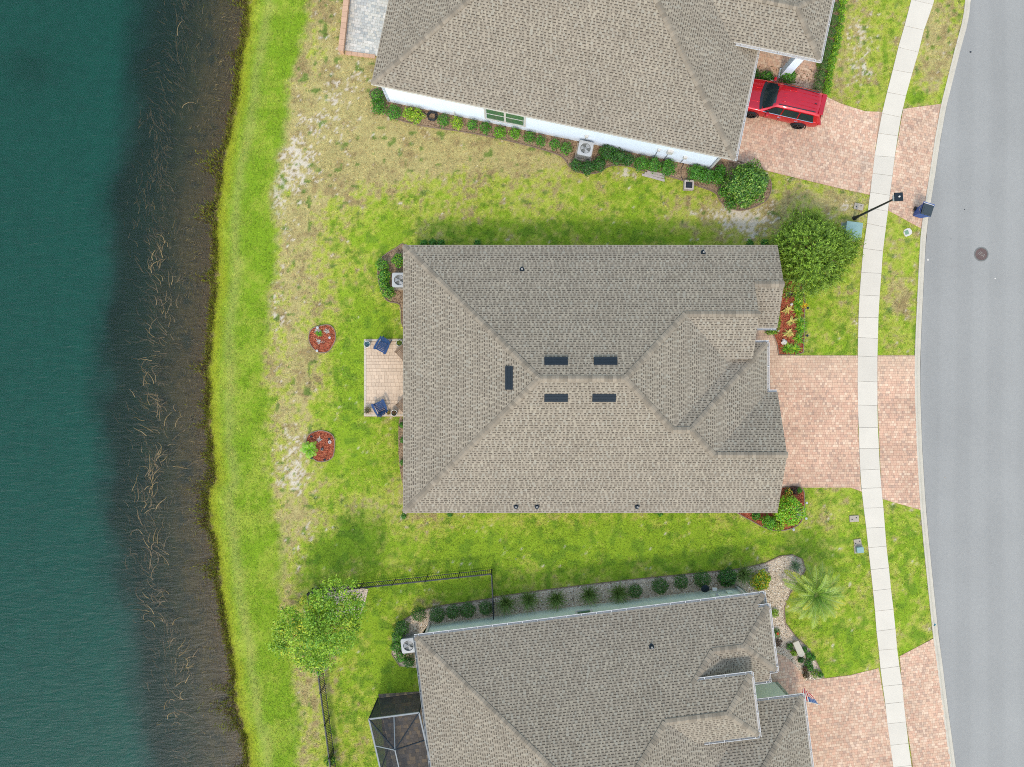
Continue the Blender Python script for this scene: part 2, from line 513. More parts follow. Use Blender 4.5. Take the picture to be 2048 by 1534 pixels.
DRYB = [(690, 120, 125, 180, .8), (690, 290, 170, 85, .75), (900, 300, 240, 48, .68), (1080, 325, 100, 30, .4), (590, 420, 50, 140, .5), (585, 620, 50, 160, .42), (590, 880, 52, 160, .5),
        (610, 1060, 60, 60, .4), (640, 480, 70, 90, .15), (560, 1150, 30, 90, .3), (610, 1420, 45, 130, .5), (1500, 440, 85, 45, .65), (1430, 425, 110, 35, .3), (1690, 90, 55, 120, .5), (1870, 90, 50, 130, .5),
        (1660, 400, 70, 30, .45), (1800, 600, 30, 60, .4), (1800, 480, 35, 40, .2), (760, 1010, 60, 35, .3), (870, 1045, 60, 20, .2), (1660, 1040, 40, 40, .3), (1590, 640, 20, 60, .1), (880, 455, 50, 35, .2), (640, 760, 40, 60, .12),
        (1700, 430, 30, 40, .3), (640, 1340, 30, 60, .25)]
SANDB = [(590, 330, 42, 55, .5), (640, 250, 70, 70, .28), (690, 60, 40, 60, .28), (560, 390, 25, 40, .36), (575, 470, 25, 50, .22), (555, 600, 22, 70, .2), (580, 900, 35, 55, .42), (590, 960, 30, 30, .4), (560, 700, 20, 70, .24),
         (620, 1060, 30, 30, .26), (1500, 450, 60, 34, .50), (1465, 425, 60, 28, .36), (1720, 100, 40, 80, .36), (1880, 110, 30, 70, .1), (1690, 415, 35, 25, .32), (1255, 345, 22, 16, .5), (890, 245, 140, 40, .18),
         (1380, 425, 30, 10, .34), (700, 170, 60, 60, .24), (590, 1130, 30, 40, .2), (645, 1345, 14, 80, .16), (1665, 1037, 12, 10, .2), (800, 1000, 25, 60, .1)]
LUSHB = [(690, 750, 50, 90, .45), (730, 900, 60, 80, .4), (740, 650, 45, 50, .35), (640, 1110, 50, 40, .5), (700, 1080, 50, 40, .3), (1250, 400, 60, 30, .3), (1120, 460, 250, 30, .28), (1180, 1090, 330, 45, .42), (960, 1120, 120, 40, .3),
         (1640, 640, 55, 75, .22), (1830, 195, 18, 14, .7), (1820, 1180, 30, 120, .3), (1690, 1260, 60, 90, .25), (760, 470, 70, 40, .25), (760, 1230, 60, 80, .25), (800, 1340, 50, 60, .35), (740, 1180, 90, 30, .3), (800, 1380, 40, 30, .3),
         (1640, 1080, 60, 30, .2), (900, 1170, 90, 25, .3)]
def blobs(L, x, y):
    r = np.zeros_like(x)
    for cx, cy, rx, ry, w in L:
        r += w * np.exp(-(((x - cx) / rx) ** 2 + ((y - cy) / ry) ** 2))
    return r
def cover(px, py, X, Y):
    """albedo of the living ground cover, and how sandy it is"""
    n1, n2, n3 = fbm(X * .35, Y * .35, 3), fbm(X * 1.1, Y * 1.1, 11), fbm(X * 3.1, Y * 3.1, 23, 3)
    n4 = fbm(X * 5.5, Y * 5.5, 29, 3)
    D = 0.41 + blobs(DRYB, px, py) - blobs(LUSHB, px, py) + (n1 - .5) * .5 + (n2 - .5) * .55 + (n3 - .5) * .75 + (n4 - .5) * .9
    sh = np.interp(py, SHY, SHX); bk = np.interp(py, BKY, BKX)
    wob = (n2 - .5) * 34 + (n1 - .5) * 22
    inb = sstep(14, -14, px - bk + wob)                       # the green bank by the water
    c = LUSH[None] * np.ones((len(px), 1))
    def mixc(c, d, w):
        return c * (1 - w[:, None]) + d[None] * w[:, None]
    c = mixc(c, LIGHTG, sstep(.12, .5, D)); c = mixc(c, DRYG, sstep(.5, .88, D) * .9)
    c = mixc(c, BROWNG, sstep(.46, .70, n3 * .5 + n2 * .5) * sstep(.45, .95, D) * .8)
    c = mixc(c, DARKG, sstep(.58, .74, vnoise(X * 2.3, Y * 2.3, 41)) * sstep(.6, .3, D) * .5)
    n5 = fbm(X * 8.5, Y * 8.5, 37, 2)
    S = sstep(.67, .745, n5 * .42 + n4 * .26 + n3 * .2 + n2 * .12 + blobs(SANDB, px, py) * .44)
    wd = sstep(.78, .88, vnoise(X * 3.1, Y * 3.1, 51)) * sstep(.35, .75, D)
    c = mixc(c, DARKG * .95, wd * .75)
    S = S * (1 - inb)
    c = mixc(c, SANDC, S * .8)
    # bank: fresh green, a mown track, yellower towards the water
    dsh = px - sh
    b = BANKG[None] * np.ones((len(px), 1))
    b = mixc(b, LIGHTG, sstep(.42, .66, n2 * .4 + n1 * .3 + n4 * .3) * .55)
    b = mixc(b, DRYG * .9, np.exp(-((dsh - 48 - wob * .5) / 12) ** 2) * .28)
    b = mixc(b, EDGEG, sstep(40, 8, dsh + wob * .5) * .85)
    b = mixc(b, BROWNG * .8, sstep(7, -2, dsh + (n3 - .5) * 26) * .9)
    c = c * (1 - inb[:, None]) + b * inb[:, None]
    return c, S
# one sheet: lawn, bank, pond bed and the bed of the street
gx = np.concatenate([[-900, -400, -150, -80, -50], np.arange(-34, 32.01, .13), [50, 80, 150, 400, 900]])
gy = np.concatenate([[-900, -400, -150, -80, -45], np.arange(-26, 26.01, .13), [45, 80, 150, 400, 900]])
GX, GY = np.meshgrid(gx, gy)
X, Y = GX.ravel(), GY.ravel()
px, py = 1024 + X * FPX / CAM_H, 767 - Y * FPX / CAM_H
Cg, _S = cover(px, py, X, Y)
Cg = Cg * 1.15
wobs = (fbm(X * 1.3, Y * 1.3, 61) - .5) * 1.1
ds = (px - np.interp(py, SHY, SHX)) / 33.0 + wobs * .5
zb = np.where(ds > 0, -0.42 * sstep(1.6, -.1, ds), WATER_Z - .06 - .22 * sstep(0, -1.6, ds) - .9 * sstep(-1.6, -6, ds) - 1.3 * sstep(-5.5, -9.5, ds))
zb = zb + (fbm(X * .7, Y * .7, 71) - .5) * .05 * (ds > 1.0)
road = px - np.interp(py, KY, KX)
zb = np.where(road > 3, -0.30, zb)
mud, slate, weed = np.array(A(116, 96, 62)), np.array(A(74, 74, 56)), np.array(A(92, 84, 56))
silt = np.array((.16, .18, .145))
nb = fbm(X * 2.2, Y * 2.2, 81); nb2 = fbm(X * .9, Y * 1.4, 83)
wet = np.clip(ds * -1.0, 0, 50)
bed = slate[None] * np.ones((len(X), 1))
w1 = (sstep(.36, .58, nb * .6 + nb2 * .4 + .30 * np.exp(-(wet / 1.3) ** 2)) * sstep(5.6, 1.4, wet))[:, None] * .9
bed = bed * (1 - w1) + mud[None] * w1
w2 = (np.exp(-((wet - 3.2 - (nb2 - .5) * 1.6) / .9) ** 2))[:, None] * .8
bed = bed * (1 - w2) + weed[None] * w2
w3 = sstep(5.8, 9.6, wet + (fbm(X * .25, Y * .25, 91) - .5) * 2.2)[:, None]
bed = bed * (1 - w3) + silt[None] * w3
w4 = np.exp(-(((px + 5) / 60) ** 2 + ((py - 95) / 45) ** 2))[:, None] * .35
bed = bed * (1 - w4) + weed[None] * .7 * w4
wetm = sstep(.03, -.06, ds)[:, None]
Cg = Cg * (1 - wetm) + bed * wetm
nxg, nyg = len(gx), len(gy)
idx = np.arange(nxg * nyg).reshape(nyg, nxg)
Q = np.stack([idx[:-1, :-1], idx[:-1, 1:], idx[1:, 1:], idx[1:, :-1]], -1).reshape(-1, 4)
ground = np_mesh('ground', np.stack([X, Y, zb], 1), Q, Cg[Q].mean(1), M['ground'], None, 'structure', True)
at = ground.data.color_attributes['Col']                     # smooth colour per corner
C4 = np.ones((len(Q) * 4, 4), np.float32); C4[:, :3] = Cg[Q.ravel()]
at.data.foreach_set('color', C4.ravel())

# pond water: a closed body of water over the bed
sh_pts = [(np.interp(y, SHY, SHX) + 55, y) for y in range(-1600, 3200, 60)]
wpoly = [(-250.0, P(0, -1600)[1])] + [P(a, b, WATER_Z) for a, b in sh_pts] + [(-250.0, P(0, 3140)[1])]
mb = MB(); mb.prism(wpoly, -6.0, WATER_Z)
mb.build('pond_water', M['water'], kind='structure')

# dry weed drifting in the shallows: uncountable strands
def strands(n, fx, length, wid, zc, cols, seed, curl=1.0, mean=None):
    r = np.random.default_rng(seed)
    V, Fc, C = [], [], []
    for i in range(n):
        yy = r.uniform(-60, 1600) if zc < WATER_Z - .02 or r.random() < .12 else r.uniform(480, 1450)
        xx = np.interp(yy, SHY, SHX) + fx(r, yy)
        x, y = P(xx, yy, WATER_Z)
        fl = float(fbm(np.array([x * .45]), np.array([y * .45]), 19, 2)[0])
        a = (mean if mean is not None else 2.2) + (fl - .5) * 4.2 + r.normal(0, .28)
        L = length * r.uniform(.5, 1.5); k = 5
        da = r.normal(.05, .12 * curl)
        z = zc + r.normal(0, .03)
        w = wid * r.uniform(.6, 1.4)
        c = np.array(cols[r.integers(len(cols))]) * r.uniform(.75, 1.2)
        base = len(V)
        for j in range(k + 1):
            nx_, ny_ = -math.sin(a) * w / 2, math.cos(a) * w / 2
            tap = 1 - .7 * j / k
            V += [(x + nx_ * tap, y + ny_ * tap, z), (x - nx_ * tap, y - ny_ * tap, z - .01)]
            x += math.cos(a) * L / k; y += math.sin(a) * L / k; a += da + r.normal(0, .09 * curl)
        for j in range(k):
            Fc.append((base + 2 * j, base + 2 * j + 1, base + 2 * j + 3, base + 2 * j + 2)); C.append(c)
    return V, Fc, C
tan = [A(116, 106, 76), A(100, 94, 66), A(90, 88, 62), A(128, 116, 84)]
V, Fc, C = strands(2200, lambda r, y: -np.clip(r.normal(104 + 14 * math.sin(y / 140.), 27), 12, 175), .48, .030, WATER_Z - .06, tan, 5)
V2, F2, C2 = strands(3400, lambda r, y: -np.abs(r.normal(0, 30)) - 1, .24, .028, WATER_Z - .03, [A(126, 114, 82), A(110, 102, 72), A(140, 126, 92), A(116, 112, 64)], 6, 1.6, 1.4)
V3, F3, C3 = strands(240, lambda r, y: -(104 + 14 * math.sin(y / 140.) + 10 * math.sin(y / 37.) + r.normal(0, 15)), .8, .034, WATER_Z - .01, [A(172, 152, 114), A(156, 138, 102)], 8, 2.4, 1.7)
o1 = len(V); o2 = o1 + len(V2)
V += V2 + V3; Fc += [tuple(i + o1 for i in f) for f in F2] + [tuple(i + o2 for i in f) for f in F3]; C += C2 + C3
wd = np_mesh('pond_weed', V, Fc, np.array(C), M['reed'], None, 'stuff')
tag(wd, 'tan strands of dry water weed drifting along the pond shore', 'weed')

# street, kerb
def edge_pts(off0, ys):
    return [(np.interp(y, KY, KX) + off0, y) for y in ys]
ys = list(range(-400, 1901, 50))
kerb_w = 13.0
rp = [P(a, b, -.10) for a, b in edge_pts(kerb_w - 1, ys)]
mb = MB(); mb.prism(rp + [(60, rp[-1][1]), (60, rp[0][1])], -.26, -.10)
mb.build('street', M['asphalt'], kind='structure')
prof = [(0.0, -.25), (0.0, .035), (.10, .035), (.17, -.02), (.24, -.075), (.40, -.088), (.40, -.25)]
mb = MB()
ke = [Vector(P(a, b)) for a, b in edge_pts(0, list(range(-400, 1901, 25)))]
rows = []
for i, p in enumerate(ke):
    d = (ke[min(i + 1, len(ke) - 1)] - ke[max(i - 1, 0)]).normalized()
    nrm = Vector((-d.y, d.x))
    if nrm.x < 0:
        nrm = -nrm
    rows.append([(p.x + nrm.x * a, p.y + nrm.y * a, z) for a, z in prof])
for i in range(len(rows) - 1):
    for j in range(len(prof) - 1):
        mb.face([rows[i][j], rows[i + 1][j], rows[i + 1][j + 1], rows[i][j + 1]])
kerb = mb.build('kerb', M['kerb'], kind='structure')

# sidewalk, slab by slab
SL = [(1850, -102), (1836, -50), (1822, 0), (1808.5, 52), (1796, 95), (1785, 140), (1773.5, 185), (1763.5, 227), (1756, 267), (1748.5, 312), (1744.5, 347), (1740, 385), (1736, 416), (1733.5, 447), (1726, 497), (1722, 545), (1718.5, 590),
      (1716.5, 635), (1715.5, 675), (1715, 712), (1714.5, 762), (1715, 810), (1717, 855), (1718, 897), (1720, 940), (1722.5, 977), (1727, 1016), (1732, 1056), (1736, 1095), (1741, 1139), (1745.5, 1181), (1749.5, 1222),
      (1752.5, 1262), (1757, 1300), (1760.5, 1337), (1765, 1372), (1770, 1407), (1774, 1447), (1780, 1490), (1786, 1534), (1793, 1580), (1801, 1630)]
SR = [(1893, -92), (1879, -40), (1865, 10), (1847, 61), (1836, 105), (1823.5, 147), (1811, 192), (1801, 235), (1795, 272), (1788.5, 315), (1784, 352), (1779, 391), (1775, 423), (1771, 455), (1765, 502), (1762, 547), (1758.5, 592),
      (1756, 635), (1755, 677), (1754, 714), (1754, 764), (1754, 811), (1755, 855), (1757, 897), (1759, 938), (1762, 975), (1766, 1015), (1769, 1054), (1772, 1092), (1777, 1135), (1781, 1177), (1786, 1218),
      (1790, 1257), (1793.5, 1297), (1798, 1332), (1803.5, 1368), (1806.5, 1403), (1811, 1443), (1816, 1486), (1822, 1530), (1829, 1576), (1837, 1626)]
sw = MB()
sw.prism([P(*p) for p in SL] + [P(*p) for p in SR[::-1]], -.15, .012)
sidewalk = sw.build('sidewalk', M['kerb'], kind='structure')
for i in range(len(SL) - 1):
    q = [Vector(P(*p)) for p in (SL[i], SR[i], SR[i + 1], SL[i + 1])]
    g = .008
    dv = (q[3] - q[0]).normalized() * g
    pl = [tuple(q[0] + dv), tuple(q[1] + dv), tuple(q[2] - dv), tuple(q[3] - dv)]
    mb = MB(); mb.prism(pl, -.10, .048 + random.uniform(-.004, .004))
    mb.build('slab', M['concrete'], sidewalk)

# ---- paver fields
def pavers(name, pieces_px, ang, palette, z=.034, kind=None, parent=None, row=.15, seed=1, widths=(.10, .15, .15, .21), base_col='sand_joint', hue=None):
    """laid pavers, every one a small block, clipped to the convex pieces of the field"""
    r = random.Random(seed)
    pieces = [ccw(PP(p)) for p in pieces_px]
    bm_ = MB()
    for p in pieces:
        bm_.prism(p, -.12, z - .016 - r.random() * .003)
    root = bm_.build(name, M[base_col], parent, kind='structure' if parent is None else None)
    ca, sa = math.cos(ang), math.sin(ang)
    allp = [q for p in pieces for q in p]
    us = [q[0] * ca + q[1] * sa for q in allp]; vs_ = [-q[0] * sa + q[1] * ca for q in allp]
    v = min(vs_)
    f = MB()
    g = .004
    while v < max(vs_):
        h = row
        u = min(us) - r.random() * .2
        while u < max(us):
            w = r.choice(widths)
            rect = [(u + g, v + g), (u + w - g, v + g), (u + w - g, v + h - g), (u + g, v + h - g)]
            rect = [(a * ca - b * sa, a * sa + b * ca) for a, b in rect]
            cx, cy = sum(a for a, b in rect) / 4, sum(b for a, b in rect) / 4
            c = palette[r.randrange(len(palette))]
            t = r.uniform(1.14, 1.22)
            if hue:
                c = hue(cx, cy, c)
            mot = .86 + .30 * float(vnoise(np.array([cx * .7]), np.array([cy * .7]), 9)[0] * .6 + vnoise(np.array([cx * 2.1]), np.array([cy * 2.1]), 10)[0] * .4)
            c = tuple(x * t * mot for x in c)
            zz = z + r.uniform(-.003, .003)
            for p in pieces:
                q = clip_convex(rect, p)
                if len(q) >= 3:
                    n = len(f.v)
                    f.v += [(a, b, zz) for a, b in q]
                    f.f.append(tuple(range(n, n + len(q)))); f.c.append(c)
                    k = len(q)
                    f.v += [(a, b, zz - .014) for a, b in q]
                    for i in range(k):
                        j = (i + 1) % k
                        f.f.append((n + i, n + k + i, n + k + j, n + j)); f.c.append(c)
            u += w
        v += h
    o = f.build('pavers', M['paver'], root, kind='stuff')
    return root
PINK = [A(224, 188, 164), A(228, 194, 169), A(220, 182, 159), A(232, 201, 177), A(226, 187, 163), A(214, 178, 157), A(237, 209, 185), A(226, 191, 167), A(222, 182, 159), A(200, 170, 152)]
PALE = [A(226, 196, 172), A(229, 201, 178), A(222, 191, 168), A(234, 207, 185), A(218, 188, 166), A(208, 181, 162)]
def hue_main(x, y, c):
    w = float(np.clip(1 - (P(0, 712)[1] - y) / 2.2, 0, 1)) * .35
    n = float(fbm(np.array([x * .5]), np.array([y * .5]), 5)[0])
    pale = A(226, 206, 180)
    return tuple(a * (1 - w) + b * w for a, b in zip(tuple(v * (.9 + .2 * n) for v in c), pale))
pavers('driveway', [[(1490, 711), (1716, 711), (1716, 860), (1490, 860)], [(1490, 860), (1716, 860), (1721, 975), (1490, 975)],
                    [(1700, 975), (1721, 975), (1723, 983)],
                    [(1500, 650), (1536, 650), (1546, 668), (1553, 690), (1556, 711), (1500, 711)]], 0.0, PINK, seed=3, hue=hue_main)
pavers('driveway_apron', [[(1754.5, 711), (1829, 711), (1829.5, 800), (1754.5, 800)], [(1754.5, 800), (1829.5, 800), (1838, 985), (1762.5, 985)], [(1762.5, 985), (1838, 985), (1841, 1020), (1765, 998)]], 0.0, PINK, seed=4, hue=hue_main)
pavers('driveway', [[(1440, 318), (1475, 200), (1645, 190), (1680, 207), (1680, 377), (1555, 347)],
                    [(1680, 207), (1730, 223), (1727, 387), (1680, 377)], [(1730, 223), (1764, 224), (1745, 345), (1740, 390), (1727, 387)], [(1475, 200), (1500, 90), (1625, 98), (1645, 190)]], R(-11.8), PALE + PINK, seed=5, row=.16)
pavers('driveway_apron', [[(1806, 218), (1882, 208), (1858, 350), (1842, 457), (1776, 421), (1789, 315)]], R(-11.8), PALE + PINK, seed=6)
pavers('driveway', [[(1612, 1361), (1700, 1350), (1700, 1625), (1612, 1625)], [(1700, 1350), (1757, 1336), (1806, 1625), (1700, 1625)], [(1545, 1304), (1570, 1312), (1590, 1330), (1604, 1346), (1612, 1361), (1612, 1430), (1500, 1430), (1500, 1310)]], R(7), PINK + PALE, seed=7, row=.16)
pavers('driveway_apron', [[(1799, 1312), (1866, 1277), (1876, 1345), (1914, 1625), (1840, 1625), (1806, 1405)]], R(7), PINK + PALE, seed=8)
# porch floor of the white house is older and darker
# lanai floor behind the sage house
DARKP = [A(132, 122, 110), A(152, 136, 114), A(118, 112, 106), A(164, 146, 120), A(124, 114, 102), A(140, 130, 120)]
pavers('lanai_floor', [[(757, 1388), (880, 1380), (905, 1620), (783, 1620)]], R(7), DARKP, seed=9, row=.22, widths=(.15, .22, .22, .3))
WHITE = [A(214, 217, 214), A(226, 226, 222), A(202, 206, 206), A(232, 231, 226), A(210, 213, 210), A(192, 198, 199), A(222, 222, 215)]
pavers('terrace', [[(684, 100), (698, -60), (800, -60), (800, 120)]], R(-11.8), WHITE, seed=10, row=.17, widths=(.12, .18, .18, .26), base_col='sand_joint')

# ---- planting beds (part of the ground)
def smooth_poly(pts, n=4):
    out = []
    k = len(pts)
    for i in range(k):
        p0, p1, p2, p3 = (np.array(pts[(i + j - 1) % k], float) for j in range(4))
        for t in np.linspace(0, 1, n, endpoint=False):
            out.append(tuple(.5 * ((2 * p1) + (-p0 + p2) * t + (2 * p0 - 5 * p1 + 4 * p2 - p3) * t * t + (-p0 + 3 * p1 - 3 * p2 + p3) * t ** 3)))
    return out
def flat_poly(name, pts_px, z, mat, kind='structure', smooth=True):
    pts = smooth_poly(pts_px) if smooth else pts_px
    w = PP(pts)
    b = bmesh.new()
    vs_ = [b.verts.new((x, y, z)) for x, y in w]
    f = b.faces.new(vs_)
    bmesh.ops.triangulate(b, faces=[f])
    me = bpy.data.meshes.new(name); b.to_mesh(me); b.free()
    me.materials.append(M[mat])
    o = bpy.data.objects.new(name, me)
    if kind:
        o['kind'] = kind
    link(o)
    return o, w
def edging(pts_px, parent, closed=True, h=.07, w=.05, smooth=True):
    pts = [Vector((*P(*p), h / 2)) for p in (smooth_poly(pts_px) if smooth and closed else pts_px)]
    b = MB()
    n = len(pts)
    for i in range(n if closed else n - 1):
        b.bar(pts[i], pts[(i + 1) % n], w, h)
    return b.build('edging', M['edging'], parent)
def chips(w, dens, size, cols, mat, name, parent, z=.03, seed=0, flat=.35, k=None):
    r = np.random.default_rng(seed)
    xs = [p[0] for p in w]; ys_ = [p[1] for p in w]
    area = (max(xs) - min(xs)) * (max(ys_) - min(ys_))
    n = int(area * dens)
    x = r.uniform(min(xs), max(xs), n); y = r.uniform(min(ys_), max(ys_), n)
    ok = in_poly(w, x, y); x, y = x[ok], y[ok]; n = len(x)
    s = size * r.uniform(.5, 1.4, n); a = r.uniform(0, np.pi, n); e = r.uniform(.35, 1.0, n)
    ca, sa = np.cos(a), np.sin(a)
    V = np.zeros((n, 6, 3))
    ax = [(1, 0, 0), (0, 1, 0), (-1, 0, 0), (0, -1, 0), (0, 0, 1), (0, 0, -1)]
    for i, (u, v, q) in enumerate(ax):
        du, dv = u * s, v * s * e
        V[:, i, 0] = x + du * ca - dv * sa; V[:, i, 1] = y + du * sa + dv * ca
        V[:, i, 2] = z + q * s * flat + (r.uniform(-.3, .3, n) * s if i < 4 else 0)
    Fb = np.array([(0, 1, 4), (1, 2, 4), (2, 3, 4), (3, 0, 4), (1, 0, 5), (2, 1, 5), (3, 2, 5), (0, 3, 5)])
    Fc = (np.arange(n)[:, None, None] * 6 + Fb[None]).reshape(-1, 3)
    cc = np.array(cols)[r.integers(0, len(cols), n)] * r.uniform(.75, 1.2, (n, 1))
    return np_mesh(name, V.reshape(-1, 3), Fc, np.repeat(cc, 8, 0), M[mat], parent, 'stuff')
REDC = [A(206, 112, 82), A(190, 98, 70), A(218, 130, 96), A(166, 84, 62), A(224, 148, 112)]
STONE = [A(240, 230, 214, 1.4), A(226, 212, 192, 1.4), A(250, 246, 238, 1.4), A(204, 186, 164, 1.2), A(232, 216, 194, 1.3), A(172, 152, 132)]
BEDPOLYS = []
def bed(pts, mat, chipcols, cmat, cname, seed, dens=300, size=.045, edge=True, smooth=True):
    o, w = flat_poly('mulch_bed' if cname == 'bark_chips' else 'gravel_bed', pts, .02 + .0007 * seed, mat, smooth=smooth)
    BEDPOLYS.append(w)
    if chipcols:
        chips(w, dens, size, chipcols, cmat, cname, o, seed=seed)
    if edge is True:
        edging(pts, o, smooth=smooth)
    elif edge:
        edging(pts[:edge], o, closed=False)
    return o
bed([(618, 672), (624, 658), (640, 652), (658, 650), (669, 660), (671, 678), (664, 694), (655, 704), (640, 705), (628, 698), (620, 686)], 'mulch_base', REDC, 'mulch_red', 'bark_chips', 1, 420)
bed([(613, 880), (620, 868), (640, 861), (660, 866), (669, 878), (669, 900), (664, 916), (648, 923), (634, 922), (622, 912), (614, 898)], 'mulch_base', REDC, 'mulch_red', 'bark_chips', 2, 420)
bed([(1520, 560), (1600, 560), (1609, 600), (1608, 660), (1606, 705), (1590, 710), (1557, 710), (1554, 690), (1546, 668), (1530, 660), (1520, 640)], 'mulch_base', REDC, 'mulch_red', 'bark_chips', 3, 360, smooth=False)
bed([(1470, 1020), (1480, 1029), (1500, 1040), (1522, 1052), (1545, 1060), (1570, 1060), (1595, 1050), (1607, 1030), (1608, 1000), (1602, 975), (1560, 975), (1500, 1000)], 'mulch_base', REDC, 'mulch_red', 'bark_chips', 4, 360)
BRN = [A(184, 158, 130), A(166, 138, 112), A(202, 178, 150), A(146, 122, 100)]
bed([(742, 182), (750, 206), (770, 229), (800, 241), (850, 253), (950, 268), (1050, 290), (1120, 312), (1140, 335), (1165, 347), (1195, 346), (1222, 332), (1262, 334), (1300, 347), (1345, 355), (1400, 374), (1430, 386), (1440, 402), (1455, 415), (1482, 421),
     (1512, 413), (1536, 396), (1540, 360), (1500, 332), (1440, 312), (1300, 282), (1000, 222), (800, 180)], 'mulch_brown', BRN, 'mulch_red', 'bark_chips', 5, 150, edge=True)
bed([(760, 520), (790, 498), (812, 500), (815, 650), (803, 645), (800, 610), (775, 602), (762, 580), (756, 550)], 'mulch_brown', BRN, 'mulch_red', 'bark_chips', 6, 200)
bed([(798, 842), (806, 842), (815, 960), (806, 968), (799, 930), (797, 890)], 'mulch_brown', BRN, 'mulch_red', 'bark_chips', 7, 200, edge=False)
bed([(1500, 130), (1600, 138), (1640, 138), (1660, -60), (1694, -60), (1686, 40), (1672, 110), (1655, 188), (1632, 185), (1630, 165), (1560, 172), (1500, 165)], 'mulch_brown', BRN, 'mulch_red', 'bark_chips', 8, 150, edge=False, smooth=False)
bed([(986, 1194), (1100, 1178), (1250, 1160), (1400, 1145), (1480, 1137), (1530, 1126), (1560, 1112), (1585, 1109), (1604, 1118), (1611, 1138), (1597, 1162), (1580, 1185), (1568, 1215), (1570, 1245), (1590, 1272), (1615, 1295), (1633, 1325), (1648, 1356),
     (1613, 1361), (1604, 1346), (1590, 1330), (1570, 1312), (1548, 1303), (1540, 1210), (1500, 1190), (1250, 1215), (988, 1246)], 'gravel_base', STONE, 'pebble', 'pebbles', 9, 260, .04, smooth=False, edge=18)
bed([(986, 1196), (930, 1204), (880, 1211), (838, 1222), (806, 1240), (787, 1268), (784, 1308), (800, 1332), (838, 1336), (838, 1275), (852, 1255), (986, 1246)], 'gravel_base', STONE, 'pebble', 'pebbles', 10, 220, .04, smooth=False, edge=8)
bed([(640, 1178), (690, 1172), (737, 1178), (729, 1210), (718, 1236), (690, 1245), (650, 1220)], 'gravel_base', STONE, 'pebble', 'pebbles', 11, 220, .04, smooth=False, edge=False)

# ---------------------------------------------------------------- houses
PITCH = 5 / 12.0
ZE = 2.8
class Plane:
    """roof plane: z = z0 + p * ((x,y) - pt) . up"""
    def __init__(s, pt, up, z0=ZE, p=PITCH):
        l = math.hypot(*up)
        s.pt, s.up, s.z0, s.p = pt, (up[0] / l, up[1] / l), z0, p
    def z(s, x, y):
        return s.z0 + s.p * ((x - s.pt[0]) * s.up[0] + (y - s.pt[1]) * s.up[1])
    def hit(s, px, py):
        d = ((px - 1024) / FPX, (767 - py) / FPX)
        du = d[0] * s.up[0] + d[1] * s.up[1]
        z = (s.z0 - s.p * (s.pt[0] * s.up[0] + s.pt[1] * s.up[1]) + s.p * CAM_H * du) / (1 + s.p * du)
        return Vector((d[0] * (CAM_H - z), d[1] * (CAM_H - z), z))
SH_L = [A(181, 172, 157), A(177, 169, 155), A(185, 177, 161), A(170, 161, 147), A(180, 175, 162)]
SH_M = [A(169, 160, 145), A(161, 152, 138), A(173, 164, 149)]
SH_D = [A(106, 99, 90), A(114, 107, 97), A(98, 92, 83)]
